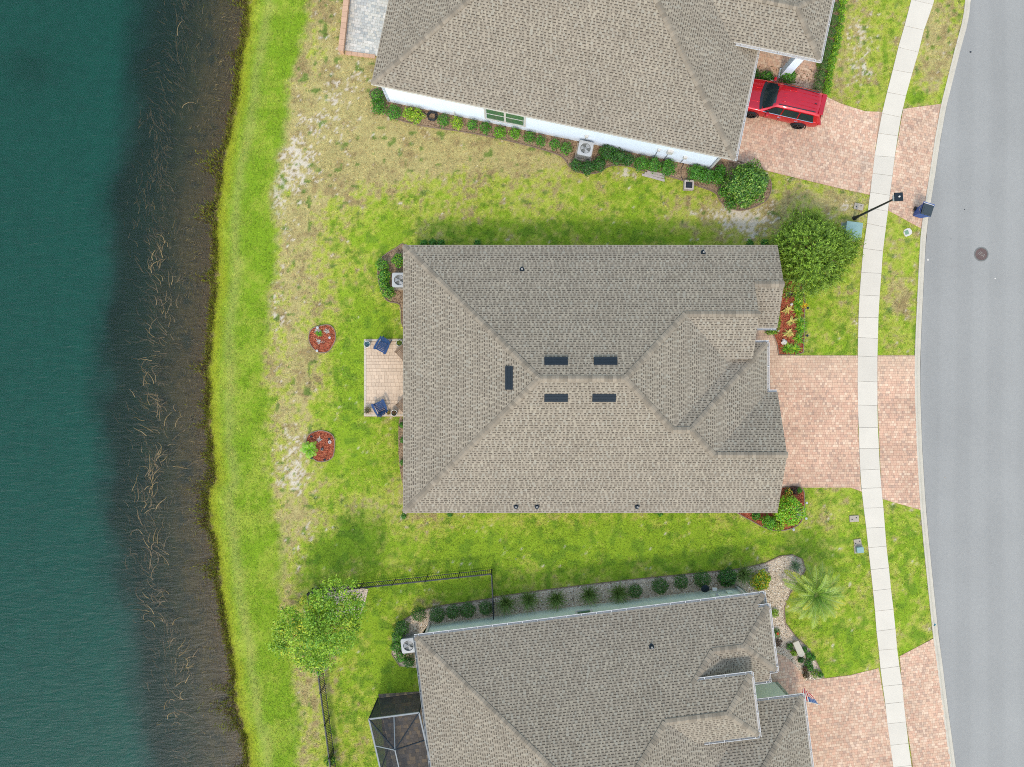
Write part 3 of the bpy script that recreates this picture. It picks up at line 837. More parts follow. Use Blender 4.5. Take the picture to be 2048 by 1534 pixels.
class Roof:
    def __init__(s, house, seed):
        s.sh, s.deck, s.h, s.r, s.caps = MB(), MB(), house, random.Random(seed), []
        s.tint = 1.0
    def plane(s, pl, pieces, thick=.16):
        r = s.r
        pieces = [ccw(p) for p in pieces]
        for p in pieces:
            s.deck.prism(p, lambda x, y: pl.z(x, y) - thick, lambda x, y: pl.z(x, y) - .012)
        up = pl.up; e = (up[1], -up[0])
        allp = [q for p in pieces for q in p]
        T = [(q[0] - pl.pt[0]) * up[0] + (q[1] - pl.pt[1]) * up[1] for q in allp]
        S = [(q[0] - pl.pt[0]) * e[0] + (q[1] - pl.pt[1]) * e[1] for q in allp]
        loc = [[((q[0] - pl.pt[0]) * e[0] + (q[1] - pl.pt[1]) * e[1], (q[0] - pl.pt[0]) * up[0] + (q[1] - pl.pt[1]) * up[1]) for q in p] for p in pieces]
        loc = [ccw(p) for p in loc]
        c = .131
        DK = .66
        t = min(T)
        V, Fs, Cs = s.sh.v, s.sh.f, s.sh.c
        def emit(s0, s1, t0, t1, col, lift0, lift1, rt0):
            rect = [(s0, t0), (s1, t0), (s1, t1), (s0, t1)]
            for p in loc:
                q = clip_convex(rect, p)
                if len(q) < 3:
                    continue
                n = len(V)
                for a, b in q:
                    x = pl.pt[0] + a * e[0] + b * up[0]; y = pl.pt[1] + a * e[1] + b * up[1]
                    V.append((x, y, pl.z(x, y) + lift0 + (lift1 - lift0) * (b - rt0) / c))
                Fs.append(tuple(range(n, n + len(q)))); Cs.append(col)
        row = 0
        while t < max(T) - 1e-4:
            u = min(S) - r.random() * .4
            tone = r.uniform(.985, 1.015)
            while u < max(S):
                w1 = r.choice((.06, .08, .11, .15)) * r.uniform(.85, 1.15); w2 = r.choice((.09, .12, .15, .19)) * r.uniform(.85, 1.15)
                x_, y_ = pl.pt[0] + u * e[0] + t * up[0], pl.pt[1] + u * e[1] + t * up[1]
                k = tone * r.uniform(.96, 1.04)
                col = tuple(v * k for v in r.choice(SH_L))
                emit(u, u + w1, t, t + c, col, .014, .003, t)
                k2 = tone * r.uniform(.95, 1.05)
                mid = tuple(v * k2 for v in r.choice(SH_M)); dk = tuple(v * k2 for v in r.choice(SH_D))
                emit(u + w1, u + w1 + w2, t, t + c * DK, mid, .008, .003, t)
                emit(u + w1, u + w1 + w2, t + c * DK, t + c, dk, .008, .003, t)
                u += w1 + w2
            t += c; row += 1
    def line(s, p0, p1, k=PITCH):
        """run of overlapping ridge cap shingles from p0 (low) to p1 (high)"""
        s.caps.append((Vector(p0), Vector(p1), k))
    def finish(s):
        root = s.deck.build('roof', M['fascia'], s.h)
        s.sh.build('shingles', M['shingle'], root, kind='stuff')
        meshes = {}
        for p0, p1, k in s.caps:
            key = round(k, 2)
            if key not in meshes:
                hw, L = .165, .29
                m = MB()
                def sec(x, lift):
                    return [(x, -hw, lift - hw * k), (x, -hw * .45, lift - hw * .36 * k), (x, 0, lift), (x, hw * .45, lift - hw * .36 * k), (x, hw, lift - hw * k)]
                a, b_ = sec(0, .055), sec(L, .028)
                dn = [(p[0], p[1], p[2] - .022) for p in a]
                for i in range(4):
                    m.face([a[i], a[i + 1], b_[i + 1], b_[i]]); m.face([a[i + 1], a[i], dn[i], dn[i + 1]])
                meshes[key] = m.mesh('ridge_cap', M['cap'])
            d = p1 - p0; L = d.length; x = d.normalized()
            y = Vector((-x.y, x.x, 0)).normalized(); z = x.cross(y)
            n = max(1, int(L / .205))
            for i in range(n):
                o = bpy.data.objects.new('ridge_cap', meshes[key])
                p = p0 + x * (L / n * i)
                Mx = Matrix((x, y, z)).transposed().to_4x4(); Mx.translation = p
                o.matrix_basis = Mx
                link(o, root)
        return root
def gutter(house, p0, p1, z, out, mat='gutter_white', w=.13, hang=1.0, name='gutter'):
    """open U-channel hung below the eave from p0 to p1 (plan points); out = outward plan direction"""
    p0, p1, o = Vector(p0), Vector(p1), Vector(out).normalized()
    m = MB()
    t, d = .012, .11
    def at(p, k, zz):
        return (p.x + o.x * k, p.y + o.y * k, zz)
    sec = [(0.005, z - .02), (.005, z - d), (w * .8, z - d), (w, z - .03), (w, z), (w - .022, z), (w - .022, z - .02), (w * .78, z - d + t), (.02, z - d + t), (.02, z - .02)]
    A_ = [at(p0, k, zz) for k, zz in sec]; B_ = [at(p1, k, zz) for k, zz in sec]
    n = len(sec)
    for i in range(n):
        j = (i + 1) % n
        m.face([A_[i], A_[j], B_[j], B_[i]])
    m.face(A_[::-1]); m.face(B_)
    g = m.build(name, M[mat], house)
    L = (p1 - p0).length
    k = int(L / hang)
    if k > 0:
        hm = MB(); hm.bar(at(Vector((0, 0)), 0.0, 0), at(Vector((0, 0)), w, 0), .03, .012)
        me = hm.mesh('hanger', M[mat])
        for i in range(k + 1):
            q = p0 + (p1 - p0) * ((i + .3) / (k + .6))
            h = bpy.data.objects.new('hanger', me); h.location = (q.x, q.y, z - .004); link(h, g)
    return g
def wall_shell(house, poly, z1, mat, name='wall', t=.2, z0=-.1):
    """solid walls along a footprint"""
    m = MB()
    poly = ccw(poly)
    n = len(poly)
    for i in range(n):
        a, b = Vector(poly[i]), Vector(poly[(i + 1) % n])
        d = (b - a).normalized(); nin = Vector((-d.y, d.x)) * t
        m.prism([tuple(a), tuple(b), tuple(b + nin), tuple(a + nin)], z0, z1)
    return m.build(name, M[mat], house)
def roof_vent(roof, pl, px, py, L=1.24, W=.40):
    p = pl.hit(px, py)
    up = Vector((pl.up[0], pl.up[1], pl.p)).normalized(); e = Vector((pl.up[1], -pl.up[0], 0)); n = e.cross(up)
    if n.z < 0:
        n = -n
    m = MB()
    hw = L / 2
    def q(a, b, c):
        return tuple(p + e * a + up * b + n * c)
    lo, hi = -W / 2, W / 2
    body = [q(-hw, lo, .13), q(hw, lo, .13), q(hw, hi, .03), q(-hw, hi, .03)]
    base = [q(-hw, lo, .01), q(hw, lo, .01), q(hw, hi, .01), q(-hw, hi, .01)]
    m.face(body)
    for i in range(4):
        m.face([base[i], base[(i + 1) % 4], body[(i + 1) % 4], body[i]])
    for k in (-.18, .18):
        m.face([q(-hw + .01, k * W - .008, .148 - (k + .5) * .1), q(hw - .01, k * W - .008, .148 - (k + .5) * .1), q(hw - .01, k * W + .008, .146 - (k + .5) * .1), q(-hw + .01, k * W + .008, .146 - (k + .5) * .1)])
    return m.build('roof_vent', M['dark_metal'], roof)
def pipe_vent(roof, pl, px, py):
    p = pl.hit(px, py)
    up = Vector((pl.up[0], pl.up[1], pl.p)).normalized(); e = Vector((pl.up[1], -pl.up[0], 0)); n = e.cross(up)
    if n.z < 0:
        n = -n
    m = MB()
    m.face([tuple(p + e * a + up * b + n * .022) for a, b in ((-.14, .12), (.14, .12), (.14, -.02), (.06, -.16), (-.06, -.16), (-.14, -.02))][::-1])
    m.lathe([(.085, 0), (.06, .10), (.05, .11)], tuple(p), 12)
    o = m.build('vent_flashing', M['dark_metal'], roof)
    m = MB(); m.lathe([(.042, 0), (.042, .30), (.03, .30), (.03, .22)], tuple(p), 12)
    m.build('vent_pipe', M['white_plastic'], roof)
    return o
def window(house, origin, u, out, a0, a1, z0, z1, n=2):
    """framed window on a wall; origin plan point, u along wall, out outward"""
    o, u, w = Vector(origin), Vector(u).normalized(), Vector(out).normalized()
    f = MB()
    def pt(a, k, z):
        return (o.x + u.x * a + w.x * k, o.y + u.y * a + w.y * k, z)
    fr = .09
    def slab(a, b, c, d, k0, k1):
        P_ = [pt(a, k0, c), pt(b, k0, c), pt(b, k0, d), pt(a, k0, d)]; Q_ = [pt(a, k1, c), pt(b, k1, c), pt(b, k1, d), pt(a, k1, d)]
        f.face(P_); f.face(Q_)
        for i in range(4):
            f.face([P_[i], P_[(i + 1) % 4], Q_[(i + 1) % 4], Q_[i]])
    slab(a0 - fr, a1 + fr, z0 - fr, z0, -.02, .06); slab(a0 - fr, a1 + fr, z1, z1 + fr, -.02, .05)
    slab(a0 - fr, a0, z0, z1, -.02, .05); slab(a1, a1 + fr, z0, z1, -.02, .05)
    step = (a1 - a0) / n
    for i in range(1, n):
        slab(a0 + i * step - fr * .7, a0 + i * step + fr * .7, z0, z1, -.02, .05)
    for i in range(n):
        slab(a0 + i * step + .05, a0 + (i + 1) * step - .05, (z0 + z1) / 2 - .03, (z0 + z1) / 2 + .03, -.02, .035)
    win = f.build('window', M['fascia'], house)
    for i in range(n):
        for zz in ((z0, (z0 + z1) / 2 - .03), ((z0 + z1) / 2 + .03, z1)):
            g = MB()
            a, b = a0 + i * step + .04, a0 + (i + 1) * step - .04
            g.face([pt(a, .02, zz[0]), pt(b, .02, zz[0]), pt(b, .02, zz[1]), pt(a, .02, zz[1])])
            g.build('pane', M['pane'], win)
    return win
def downspout(house, p, z1, mat='gutter_white', s=.09):
    m = MB()
    m.box((p[0], p[1], z1 / 2 + .03), (s, s, z1 - .06), R(10))
    return m.build('downspout', M[mat], house)

# ---- the house in the middle
hc = thing('house', 'single storey house in the middle with taupe shingle hip roof and five black vents', 'house', group='three neighbouring houses')
rf = Roof(hc, 11)
xW, yN, yS, yR = -6.17, 7.842, -7.332, .255
half = (yN - yS) / 2
zR = ZE + PITCH * half
R1x, R2x = xW + half, 5.895
plN, plS = Plane((0, yN), (0, -1)), Plane((0, yS), (0, 1))
plW = Plane((xW, 0), (1, 0))
plA = Plane((12.55, 0), (-1, 0), zR - PITCH * (12.55 - R2x))
plF, plB = Plane((0, 1.40), (0, 1), 3.51), Plane((0, 2.33), (0, -1))
plC, plD, plE = Plane((14.458, 0), (-1, 0)), Plane((0, -.477), (0, -1)), Plane((0, 3.152), (0, 1))
rf.plane(plN, [[(xW, yN), (R2x, yN), (R2x, yR), (R1x, yR)], [(R2x, yN), (9.409, yN), (9.409, 3.769), (R2x, yR)], [(9.409, yN), (13.4, yN), (13.4, 3.769), (9.409, 3.769)], [(13.4, yN), (15.03, yN), (15.03, 5.497), (13.4, 5.497)]])
rf.plane(plS, [[(xW, yS), (R2x, yS), (R2x, yR), (R1x, yR)], [(R2x, yS), (8.651, yS), (8.651, -2.501), (R2x, yR)], [(8.651, yS), (9.627, yS), (9.627, -2.501), (8.651, -2.501)],
               [(9.627, yS), (11.03, yS), (11.03, -3.904), (9.627, -2.501)], [(11.03, yS), (15.03, yS), (15.03, -3.904), (11.03, -3.904)]])
rf.plane(plW, [[(xW, yS), (R1x, yR), (xW, yN)]])
rf.plane(plA, [[(R2x, yR), (9.409, 3.769), (11.78, 1.40), (8.651, -2.501)], [(11.78, 1.40), (12.55, 1.40), (8.651, -2.501)]])
rf.plane(plF, [[(9.409, 3.769), (11.78, 1.40), (13.4, 1.40), (13.4, 3.769)]], .42)
rf.plane(plB, [[(8.651, -2.501), (9.627, -2.501), (14.458, 2.33), (13.48, 2.33)]])
rf.plane(plC, [[(14.458, 2.33), (9.627, -2.501), (11.03, -3.904), (14.458, -.477)]])
rf.plane(plD, [[(14.458, -.477), (11.03, -3.904), (15.03, -3.904), (15.03, -.477)]])
rf.plane(plE, [[(13.2, 3.152), (15.03, 3.152), (15.03, 5.497), (13.2, 5.497)]])
HK = PITCH / math.sqrt(2)
def p3(pl, x, y):
    return (x, y, pl.z(x, y))
rf.line((xW + .05, yS + .05, ZE), (R1x, yR, zR), HK); rf.line((xW + .05, yN - .05, ZE), (R1x, yR, zR), HK)
rf.line((R1x, yR, zR), (R2x, yR, zR))
rf.line(p3(plN, 9.409, 3.769), (R2x, yR, zR), HK); rf.line(p3(plN, 9.409, 3.769), p3(plN, 13.4, 3.769))
rf.line(p3(plS, 8.651, -2.501), (R2x, yR, zR), HK); rf.line(p3(plS, 8.651, -2.501), p3(plS, 9.627, -2.501))
rf.line((14.40, 2.27, ZE), p3(plS, 9.627, -2.501), HK); rf.line(p3(plS, 11.03, -3.904), p3(plS, 9.627, -2.501), HK)
rf.line(p3(plS, 11.03, -3.904), p3(plS, 15.0, -3.904)); rf.line(p3(plN, 13.4, 5.497), p3(plN, 15.0, 5.497))
roof = rf.finish()
for a, b, pl in ((1112, 723, plN), (1211, 723, plN), (1112, 795, plS), (1208, 795, plS), (1019, 756, plW)):
    roof_vent(roof, pl, a, b)
for a, b, pl in ((1044, 539, plN), (1406, 505, plN), (1032, 1013, plS), (1074, 1013, plS), (1274, 1013, plS)):
    pipe_vent(roof, pl, a, b)
wall_shell(hc, [(xW + .4, yS + .35), (14.6, yS + .35), (14.6, -.9), (13.6, -.9), (13.6, 1.9), (11.2, 1.9), (11.2, 3.6), (14.6, 3.6), (14.6, yN - .35), (xW + .4, yN - .35)], 2.66, 'stucco_tan')
gm = MB()
gm.prism([(14.62, yS + .5), (14.62, -.9), (14.7, -.9), (14.7, yS + .5)], 2.6, lambda x, y: min(plS.z(14.6, y), plD.z(14.6, y)) - .17 if y < -1 else 2.62)
gm.build('gable', M['stucco_tan'], hc)
gutter(hc, (13.45, 3.152), (15.0, 3.152), ZE - .01, (0, -1)); gutter(hc, (13.5, 2.33), (14.59, 2.33), ZE - .01, (0, 1))
gutter(hc, (14.458, 2.33), (14.458, -.40), ZE - .012, (1, 0)); gutter(hc, (14.5, -.477), (15.03, -.477), ZE - .01, (0, 1))

# ---- the white house at the top
aT = R(-11.79)
OT = Vector((-7.983, 16.958)); uT = Vector((math.cos(aT), math.sin(aT))); vT = Vector((-math.sin(aT), math.cos(aT)))
def WT(a, b):
    q = OT + uT * a + vT * b
    return (q.x, q.y)
def WTz(a, b, z):
    return (*WT(a, b), z)
ht = thing('house', 'white walled house at the top with taupe hip roof and red car in front', 'house', group='three neighbouring houses')
rf = Roof(ht, 12)
LT, DT = 21.05, 15.2
plS2, plW2, plE2, plN2 = Plane(WT(0, 0), vT), Plane(WT(0, 0), uT), Plane(WT(LT, 0), -uT), Plane(WT(0, DT), -vT)
hT = DT / 2; zT = ZE + PITCH * hT
rf.plane(plS2, [[WT(0, 0), WT(LT, 0), WT(LT - hT, hT), WT(hT, hT)]])
rf.plane(plW2, [[WT(0, 0), WT(hT, hT), WT(0, DT)]])
rf.plane(plE2, [[WT(LT, 0), WT(LT, DT), WT(LT - hT, hT)]])
rf.plane(plN2, [[WT(0, DT), WT(LT, DT), WT(LT - hT, hT), WT(hT, hT)]])
zP = 3.5
plPs, plPe, plPn = Plane(WT(0, 6.15), vT, zP), Plane(WT(24.38, 0), -uT, zP), Plane(WT(0, 10.35), -vT, zP)
rf.plane(plPs, [[WT(19.1, 6.15), WT(24.38, 6.15), WT(22.28, 8.25), WT(17.27, 8.25)]])
rf.plane(plPe, [[WT(24.38, 6.15), WT(24.38, 10.35), WT(22.28, 8.25)]])
rf.plane(plPn, [[WT(19.1, 10.35), WT(24.38, 10.35), WT(22.28, 8.25), WT(17.27, 8.25)]])
rf.line(WTz(.05, .05, ZE), WTz(hT, hT, zT), HK); rf.line(WTz(LT - .05, .05, ZE), WTz(LT - hT, hT, zT), HK)
rf.line(WTz(hT, hT, zT), WTz(LT - hT, hT, zT))
rf.line(WTz(24.33, 6.2, zP), WTz(22.28, 8.25, zP + PITCH * 2.1), HK); rf.line(WTz(17.4, 8.25, zP + PITCH * 2.1), WTz(22.28, 8.25, zP + PITCH * 2.1))
rf.line(WTz(24.33, 10.3, zP), WTz(22.28, 8.25, zP + PITCH * 2.1), HK)
rf.finish()
wall_shell(ht, [WT(.42, .2), WT(20.43, .2), WT(20.43, 6.6), WT(19.9, 6.6), WT(19.9, 9.9), WT(20.43, 9.9), WT(20.43, DT - .3), WT(.42, DT - .3)], 2.66, 'stucco_white')
# raised entry: beam, side beam, square column
m = MB()
for a0, a1, b0, b1, z0, z1 in ((20.3, 23.75, 6.45, 6.85, 2.75, 3.32), (23.35, 23.75, 6.85, 10.0, 2.75, 3.32)):
    m.prism([WT(a0, b0), WT(a1, b0), WT(a1, b1), WT(a0, b1)], z0, z1)
m.build('porch_beam', M['stucco_white'], ht)
for b0 in (6.42, 9.6):
    m = MB(); m.prism([WT(23.28, b0), WT(23.76, b0), WT(23.76, b0 + .48), WT(23.28, b0 + .48)], 0, 2.76)
    m.prism([WT(23.22, b0 - .06), WT(23.82, b0 - .06), WT(23.82, b0 + .54), WT(23.22, b0 + .54)], 0, .22)
    m.build('column', M['stucco_white'], ht)
gutter(ht, WT(19.6, 6.15), WT(24.45, 6.15), zP - .01, tuple(-vT), w=.15); gutter(ht, WT(24.38, 6.05), WT(24.38, 10.35), zP - .012, tuple(uT), w=.13)
gutter(ht, WT(LT, -.02), WT(LT, 6.35), ZE - .01, tuple(uT))
window(ht, WT(0, .2), tuple(uT), tuple(-vT), 6.55, 8.85, .75, 2.3, 2)
downspout(ht, WT(20.3, .10), 2.7)
for a, s, z in ((16.9, (.16, .12, .2), 1.5), (17.55, (.34, .16, .42), 1.55), (18.55, (.22, .12, .26), 1.15), (12.6, (.2, .1, .28), 1.25), (4.6, (.06, .06, .5), .5)):
    m = MB(); m.box((*WT(a, .14), z), s, aT); bx = m.build('meter_box', M['white_plastic'], ht, bevel=.012)
    m = MB(); m.tube([WTz(a - .03, .13, z - s[2] / 2), WTz(a - .05, .12, .05)], .018, 6); m.build('conduit', M['ac_side'], ht)
# seat wall round the terrace behind the white house: every cap stone on its own
tw = thing('seat_wall', 'low seat wall of tan cap stones round the pale terrace', 'wall')
c0, c1, c2 = Vector(P(676, 101, .5)), Vector(P(694, -70, .5)), Vector(P(752, 116, .15))
m = MB()
dA = (c1 - c0).normalized(); nA = Vector((-dA.y, dA.x)); nA = nA if nA.x > 0 else -nA
m.prism([tuple(c0 + nA * .04), tuple(c1 + nA * .04), tuple(c1 + nA * .27), tuple(c0 + nA * .27)], 0, .42)
m.build('wall_core', M['cap_stone'], tw)
k = int((c1 - c0).length / .34)
for i in range(k):
    a, b = c0 + dA * (.34 * i + .006), c0 + dA * (.34 * (i + 1) - .006)
    m = MB(); m.prism([tuple(a), tuple(b), tuple(b + nA * .32), tuple(a + nA * .32)], .42, .50 + random.uniform(-.004, .004))
    m.build('cap_stone', M['cap_stone'], tw)
dB = (c2 - c0).normalized(); nB = Vector((-dB.y, dB.x)); st = c0 + dB * .34
for i in range(int((c2 - st).length / .36)):
    a, b = st + dB * (.36 * i + .006), st + dB * (.36 * (i + 1) - .006)
    m = MB(); m.prism([tuple(a), tuple(b), tuple(b + nB * .22), tuple(a + nB * .22)], -.05, .10 + random.uniform(-.004, .004))
    m.build('cap_stone', M['cap_stone'], tw)

# ---- the sage green house at the bottom
OB = Vector((-5.49, -14.33)); aB = R(7.05)
uB = Vector((math.cos(aB), math.sin(aB))); sB = Vector((math.sin(aB), -math.cos(aB)))
def WB(a, b):
    q = OB + uB * a + sB * b
    return (q.x, q.y)
def WBz(a, b, z):
    return (*WB(a, b), z)
hb = thing('house', 'sage green house at the bottom with stepped taupe hip roofs and white gutters', 'house', group='three neighbouring houses')
rf = Roof(hb, 13)
def zn(b):
    return ZE + PITCH * b
def W_(pts):
    return [WB(*p) for p in pts]
rf.plane(Plane(WB(0, 0), sB), [W_(p) for p in (
    [(0, 0), (7.6, 0), (7.6, 7.6)], [(7.6, 0), (10.94, 0), (10.94, 7.6), (7.6, 7.6)], [(10.94, 0), (13.11, 0), (13.11, 5.43), (10.94, 7.6)], [(13.11, 0), (15.12, 0), (15.12, 5.43), (13.11, 5.43)],
    [(15.12, 3.73), (18.2, 3.73), (16.5, 5.43), (15.12, 5.43)], [(15.12, 0), (16.38, 0), (16.38, 2.47), (15.12, 3.73)], [(16.38, 0), (18.16, 0), (18.16, 2.47), (16.38, 2.47)],
    [(18.16, 0), (19.25, 0), (19.25, .63), (18.16, .63)], [(18.16, .63), (20, .63), (18.16, 2.47)], [(19.25, 0), (19.88, 0), (19.25, .63)])])
rf.plane(Plane(WB(0, 0), uB), [W_([(0, 0), (7.6, 7.6), (0, 15.2)])])
rf.plane(Plane(WB(0, 15.2), -sB), [W_([(0, 15.2), (7.6, 7.6), (10.94, 7.6), (18.5, 15.2)])])
plA1 = Plane(WB(17.4, 0), -uB, 5.06 - PITCH * (17.4 - 13.11))
rf.plane(plA1, [W_([(10.94, 7.6), (13.11, 5.43), (14.82, 7.14), (15.27, 9.27), (12.6, 9.27)]), W_([(14.82, 7.14), (17.4, 7.14), (15.27, 9.27)])])
rf.plane(Plane(WB(18.2, 0), -uB, zn(3.73)), [W_([(18.2, 3.73), (18.2, 7.14), (16.5, 5.43)])])
rf.plane(Plane(WB(0, 7.14), -sB, zn(3.73)), [W_([(14.82, 7.14), (18.2, 7.14), (16.5, 5.43), (13.11, 5.43)])])
rf.plane(Plane(WB(18.16, 0), -uB, zn(2.47) - PITCH * 1.78), [W_([(16.38, 2.47), (14.6, 4.25), (18.16, 4.25)])])
rf.plane(Plane(WB(20, 0), -uB, zn(.63)), [W_([(20, .63), (20, 4.31), (18.16, 2.47)])])
plPs = Plane(WB(0, 4.31), -sB, zn(.63))
rf.plane(plPs, [W_([(16.38, 2.47), (18.16, 2.47), (20, 4.31), (18.22, 4.31)]), W_([(18.22, 4.31), (19.6, 4.31), (19.6, 4.95), (18.86, 4.95)])])
rf.plane(Plane(WB(19.88, 0), -uB), [W_([(19.88, 0), (19.88, .63), (19.25, .63)])])
rf.plane(Plane(WB(0, 6.01), sB), [W_([(18.53, 6.01), (21.39, 6.01), (18.13, 9.27), (15.27, 9.27)])])
rf.plane(Plane(WB(21.39, 0), -uB), [W_([(21.39, 6.01), (21.39, 12.53), (18.13, 9.27)])])
rf.plane(Plane(WB(0, 12.53), -sB), [W_([(15.27, 9.27), (18.13, 9.27), (21.39, 12.53), (18.53, 12.53)])])
zr = ZE + PITCH * 7.6
rf.line(WBz(.05, .05, ZE), WBz(7.6, 7.6, zr), HK); rf.line(WBz(7.6, 7.6, zr), WBz(10.94, 7.6, zr))
rf.line(WBz(13.11, 5.43, zn(5.43)), WBz(10.94, 7.6, zr), HK); rf.line(WBz(13.11, 5.43, zn(5.43)), WBz(16.5, 5.43, zn(5.43)))
rf.line(WBz(18.15, 3.78, zn(3.73)), WBz(16.5, 5.43, zn(5.43)), HK); rf.line(WBz(18.15, 7.09, zn(3.73)), WBz(16.5, 5.43, zn(5.43)), HK)
rf.line(WBz(16.38, 2.47, zn(2.47)), WBz(15.0, 3.85, zn(3.85)), HK); rf.line(WBz(16.38, 2.47, zn(2.47)), WBz(18.16, 2.47, zn(2.47)))
rf.line(WBz(19.95, .68, zn(.63)), WBz(18.16, 2.47, zn(2.47)), HK); rf.line(WBz(19.95, 4.26, zn(.63)), WBz(18.16, 2.47, zn(2.47)), HK)
rf.line(WBz(19.85, .03, ZE), WBz(19.25, .63, zn(.63)), HK)
rf.line(WBz(21.34, 6.06, ZE), WBz(18.13, 9.27, ZE + PITCH * 3.26), HK); rf.line(WBz(15.3, 9.27, ZE + PITCH * 3.26), WBz(18.13, 9.27, ZE + PITCH * 3.26))
rf.line(WBz(21.34, 12.48, ZE), WBz(18.13, 9.27, ZE + PITCH * 3.26), HK)
roofb = rf.finish()
pipe_vent(roofb, Plane(WB(0, 0), sB), 1303, 1293)
wall_shell(hb, W_([(.35, .32), (19.4, .32), (19.4, 4.3), (18.3, 4.3), (18.3, 6.33), (20.95, 6.33), (20.95, 12.2), (18, 12.2), (18, 14.85), (.35, 14.85)]), 2.66, 'stucco_green')
wall_shell(hb, W_([(14.6, 4.1), (17.85, 4.1), (17.85, 6.8), (14.6, 6.8)]), zn(3.73) - .15, 'stucco_green', z0=2.7)
GN = tuple(-sB); GE = tuple(uB); GS = tuple(sB)
gutter(hb, WB(-.05, 0), WB(19.93, 0), ZE - .01, GN, hang=.85); gutter(hb, WB(19.88, -.08), WB(19.88, .63), ZE - .012, GE)
gutter(hb, WB(19.35, .63), WB(20.05, .63), zn(.63) - .01, GN); gutter(hb, WB(20, .55), WB(20, 4.4), zn(.63) - .012, GE)
gutter(hb, WB(19.62, 4.31), WB(20.05, 4.31), zn(.63) - .014, GS); gutter(hb, WB(19.6, 4.42), WB(19.6, 5.05), ZE - .022, GE); gutter(hb, WB(18.3, 4.95), WB(19.7, 4.95), ZE - .02, GS)
gutter(hb, WB(15.3, 3.73), WB(18.25, 3.73), zn(3.73) - .01, GN); gutter(hb, WB(18.2, 3.66), WB(18.2, 7.22), zn(3.73) - .012, GE); gutter(hb, WB(15.2, 7.14), WB(18.25, 7.14), zn(3.73) - .014, GS)
gutter(hb, WB(18.3, 6.01), WB(21.44, 6.01), ZE - .01, GN); gutter(hb, WB(21.39, 5.93), WB(21.39, 12.53), ZE - .012, GE)
gutter(hb, WB(0, -.02), WB(0, 15.2), ZE - .012, tuple(-uB), mat='gutter_grey')
window(hb, WB(0, .32), tuple(uB), GN, 9.35, 10.15, 1.05, 2.25, 1)
downspout(hb, WB(.48, .24), 2.72); downspout(hb, WB(19.1, .22), 2.72, 'gutter_white', .11)
for a, s, z in ((17.55, (.42, .14, .5), 1.5), (18.45, (.3, .1, .4), 1.0)):
    m = MB(); m.box((*WB(a, .26), z), s, aB); m.build('meter_box', M['stucco_green'], hb, bevel=.012)
m = MB(); m.lathe([(.09, 0), (.09, .09), (.07, .1)], (*WB(17.55, .14), 1.62), 14); m.build('electric_meter', M['ac_paint'], hb)

# garage doors on the street fronts
def garage_door(house, fn, a, b0, b1, out=.03):
    d = MB()
    d.prism([fn(a, b0), fn(a + out, b0), fn(a + out, b1), fn(a, b1)], .03, 2.25)
    d = d.build('garage_door', M['fascia'], house)
    n = 4
    for r0 in range(4):
        for k in range(n):
            c0, c1 = b0 + (b1 - b0) * (k + .08) / n, b0 + (b1 - b0) * (k + .92) / n
            q = MB(); q.prism([fn(a + out, c0), fn(a + out + .02, c0), fn(a + out + .02, c1), fn(a + out, c1)], .10 + r0 * .54, .52 + r0 * .54)
            q.build('panel', M['fascia'], d)
garage_door(hc, lambda a, b: (a, b), 14.6, -6.4, -1.5)
garage_door(ht, WT, 20.43, .8, 5.6)
garage_door(hb, WB, 20.95, 6.9, 11.7)

# screen cage over the lanai
sc_ = thing('screen_enclosure', 'dark mesh screen cage over the paved lanai beside the sage house', 'screen cage')
zt = 2.72
def S3(px, py, z):
    return Vector(P3(px, py, z))
g0, g1 = S3(757, 1389, .05), S3(838, 1383, .05)
t0, t1 = S3(738, 1438, zt), S3(838, 1425, zt)
dirW = (S3(760, 1534, zt) - t0).normalized()
t2 = t0 + dirW * 9.0; t3 = t1 + dirW * 9.0
nd = S3(790, 1500, 3.35); nd2 = nd + dirW * 6.2
def beam(a, b, w=.075, mat='gutter_grey'):
    m = MB(); m.bar(a, b, w, w); m.build('beam', M[mat], sc_)
def panel(pts, mat):
    m = MB(); m.face(pts); m.build('screen_panel', M[mat], sc_)
gw2 = Vector((t2.x, t2.y, .05))
t0g, t1g = Vector((t0.x, t0.y, .05)), Vector((t1.x, t1.y, .05))
for a, b in ((t0, t1), (t0, t2), (t1, t3), (t2, t3)):
    beam(a, b, .085)
beam(nd, nd2, .06)
mid0, mW, mE = (t0 + t1) / 2, t0 + dirW * 1.55, t1 + dirW * 1.6
for q in (t0, t1, mid0, mW, mE):
    beam(q, nd, .055, 'gutter_grey' if q in (mid0, mW) else 'dark_metal')
for q in (t2, t3):
    beam(q, nd2, .055)
for i in range(1, 4):
    qa, qb, qc = t0 + dirW * (1.55 + 2.0 * i), nd + dirW * 2.0 * i, t1 + dirW * (1.6 + 2.0 * i)
    beam(qa, qb, .055); beam(qc, qb, .055)
for q in (t0, t1, t2, t0 + dirW * 3, t0 + dirW * 6):
    beam(Vector((q.x, q.y, .03)), q, .06, 'dark_metal')
for tri in ((t0, mid0, nd), (mid0, t1, nd), (t0, nd, mW), (t1, mE, nd), (mW, nd, nd2, t2), (mE, t3, nd2, nd), (t2, nd2, t3)):
    panel(list(tri), 'screen_roof')
panel([t0g, t1g, t1, t0], 'screen_wall'); panel([t0g, t0, t2, gw2], 'screen_wall')

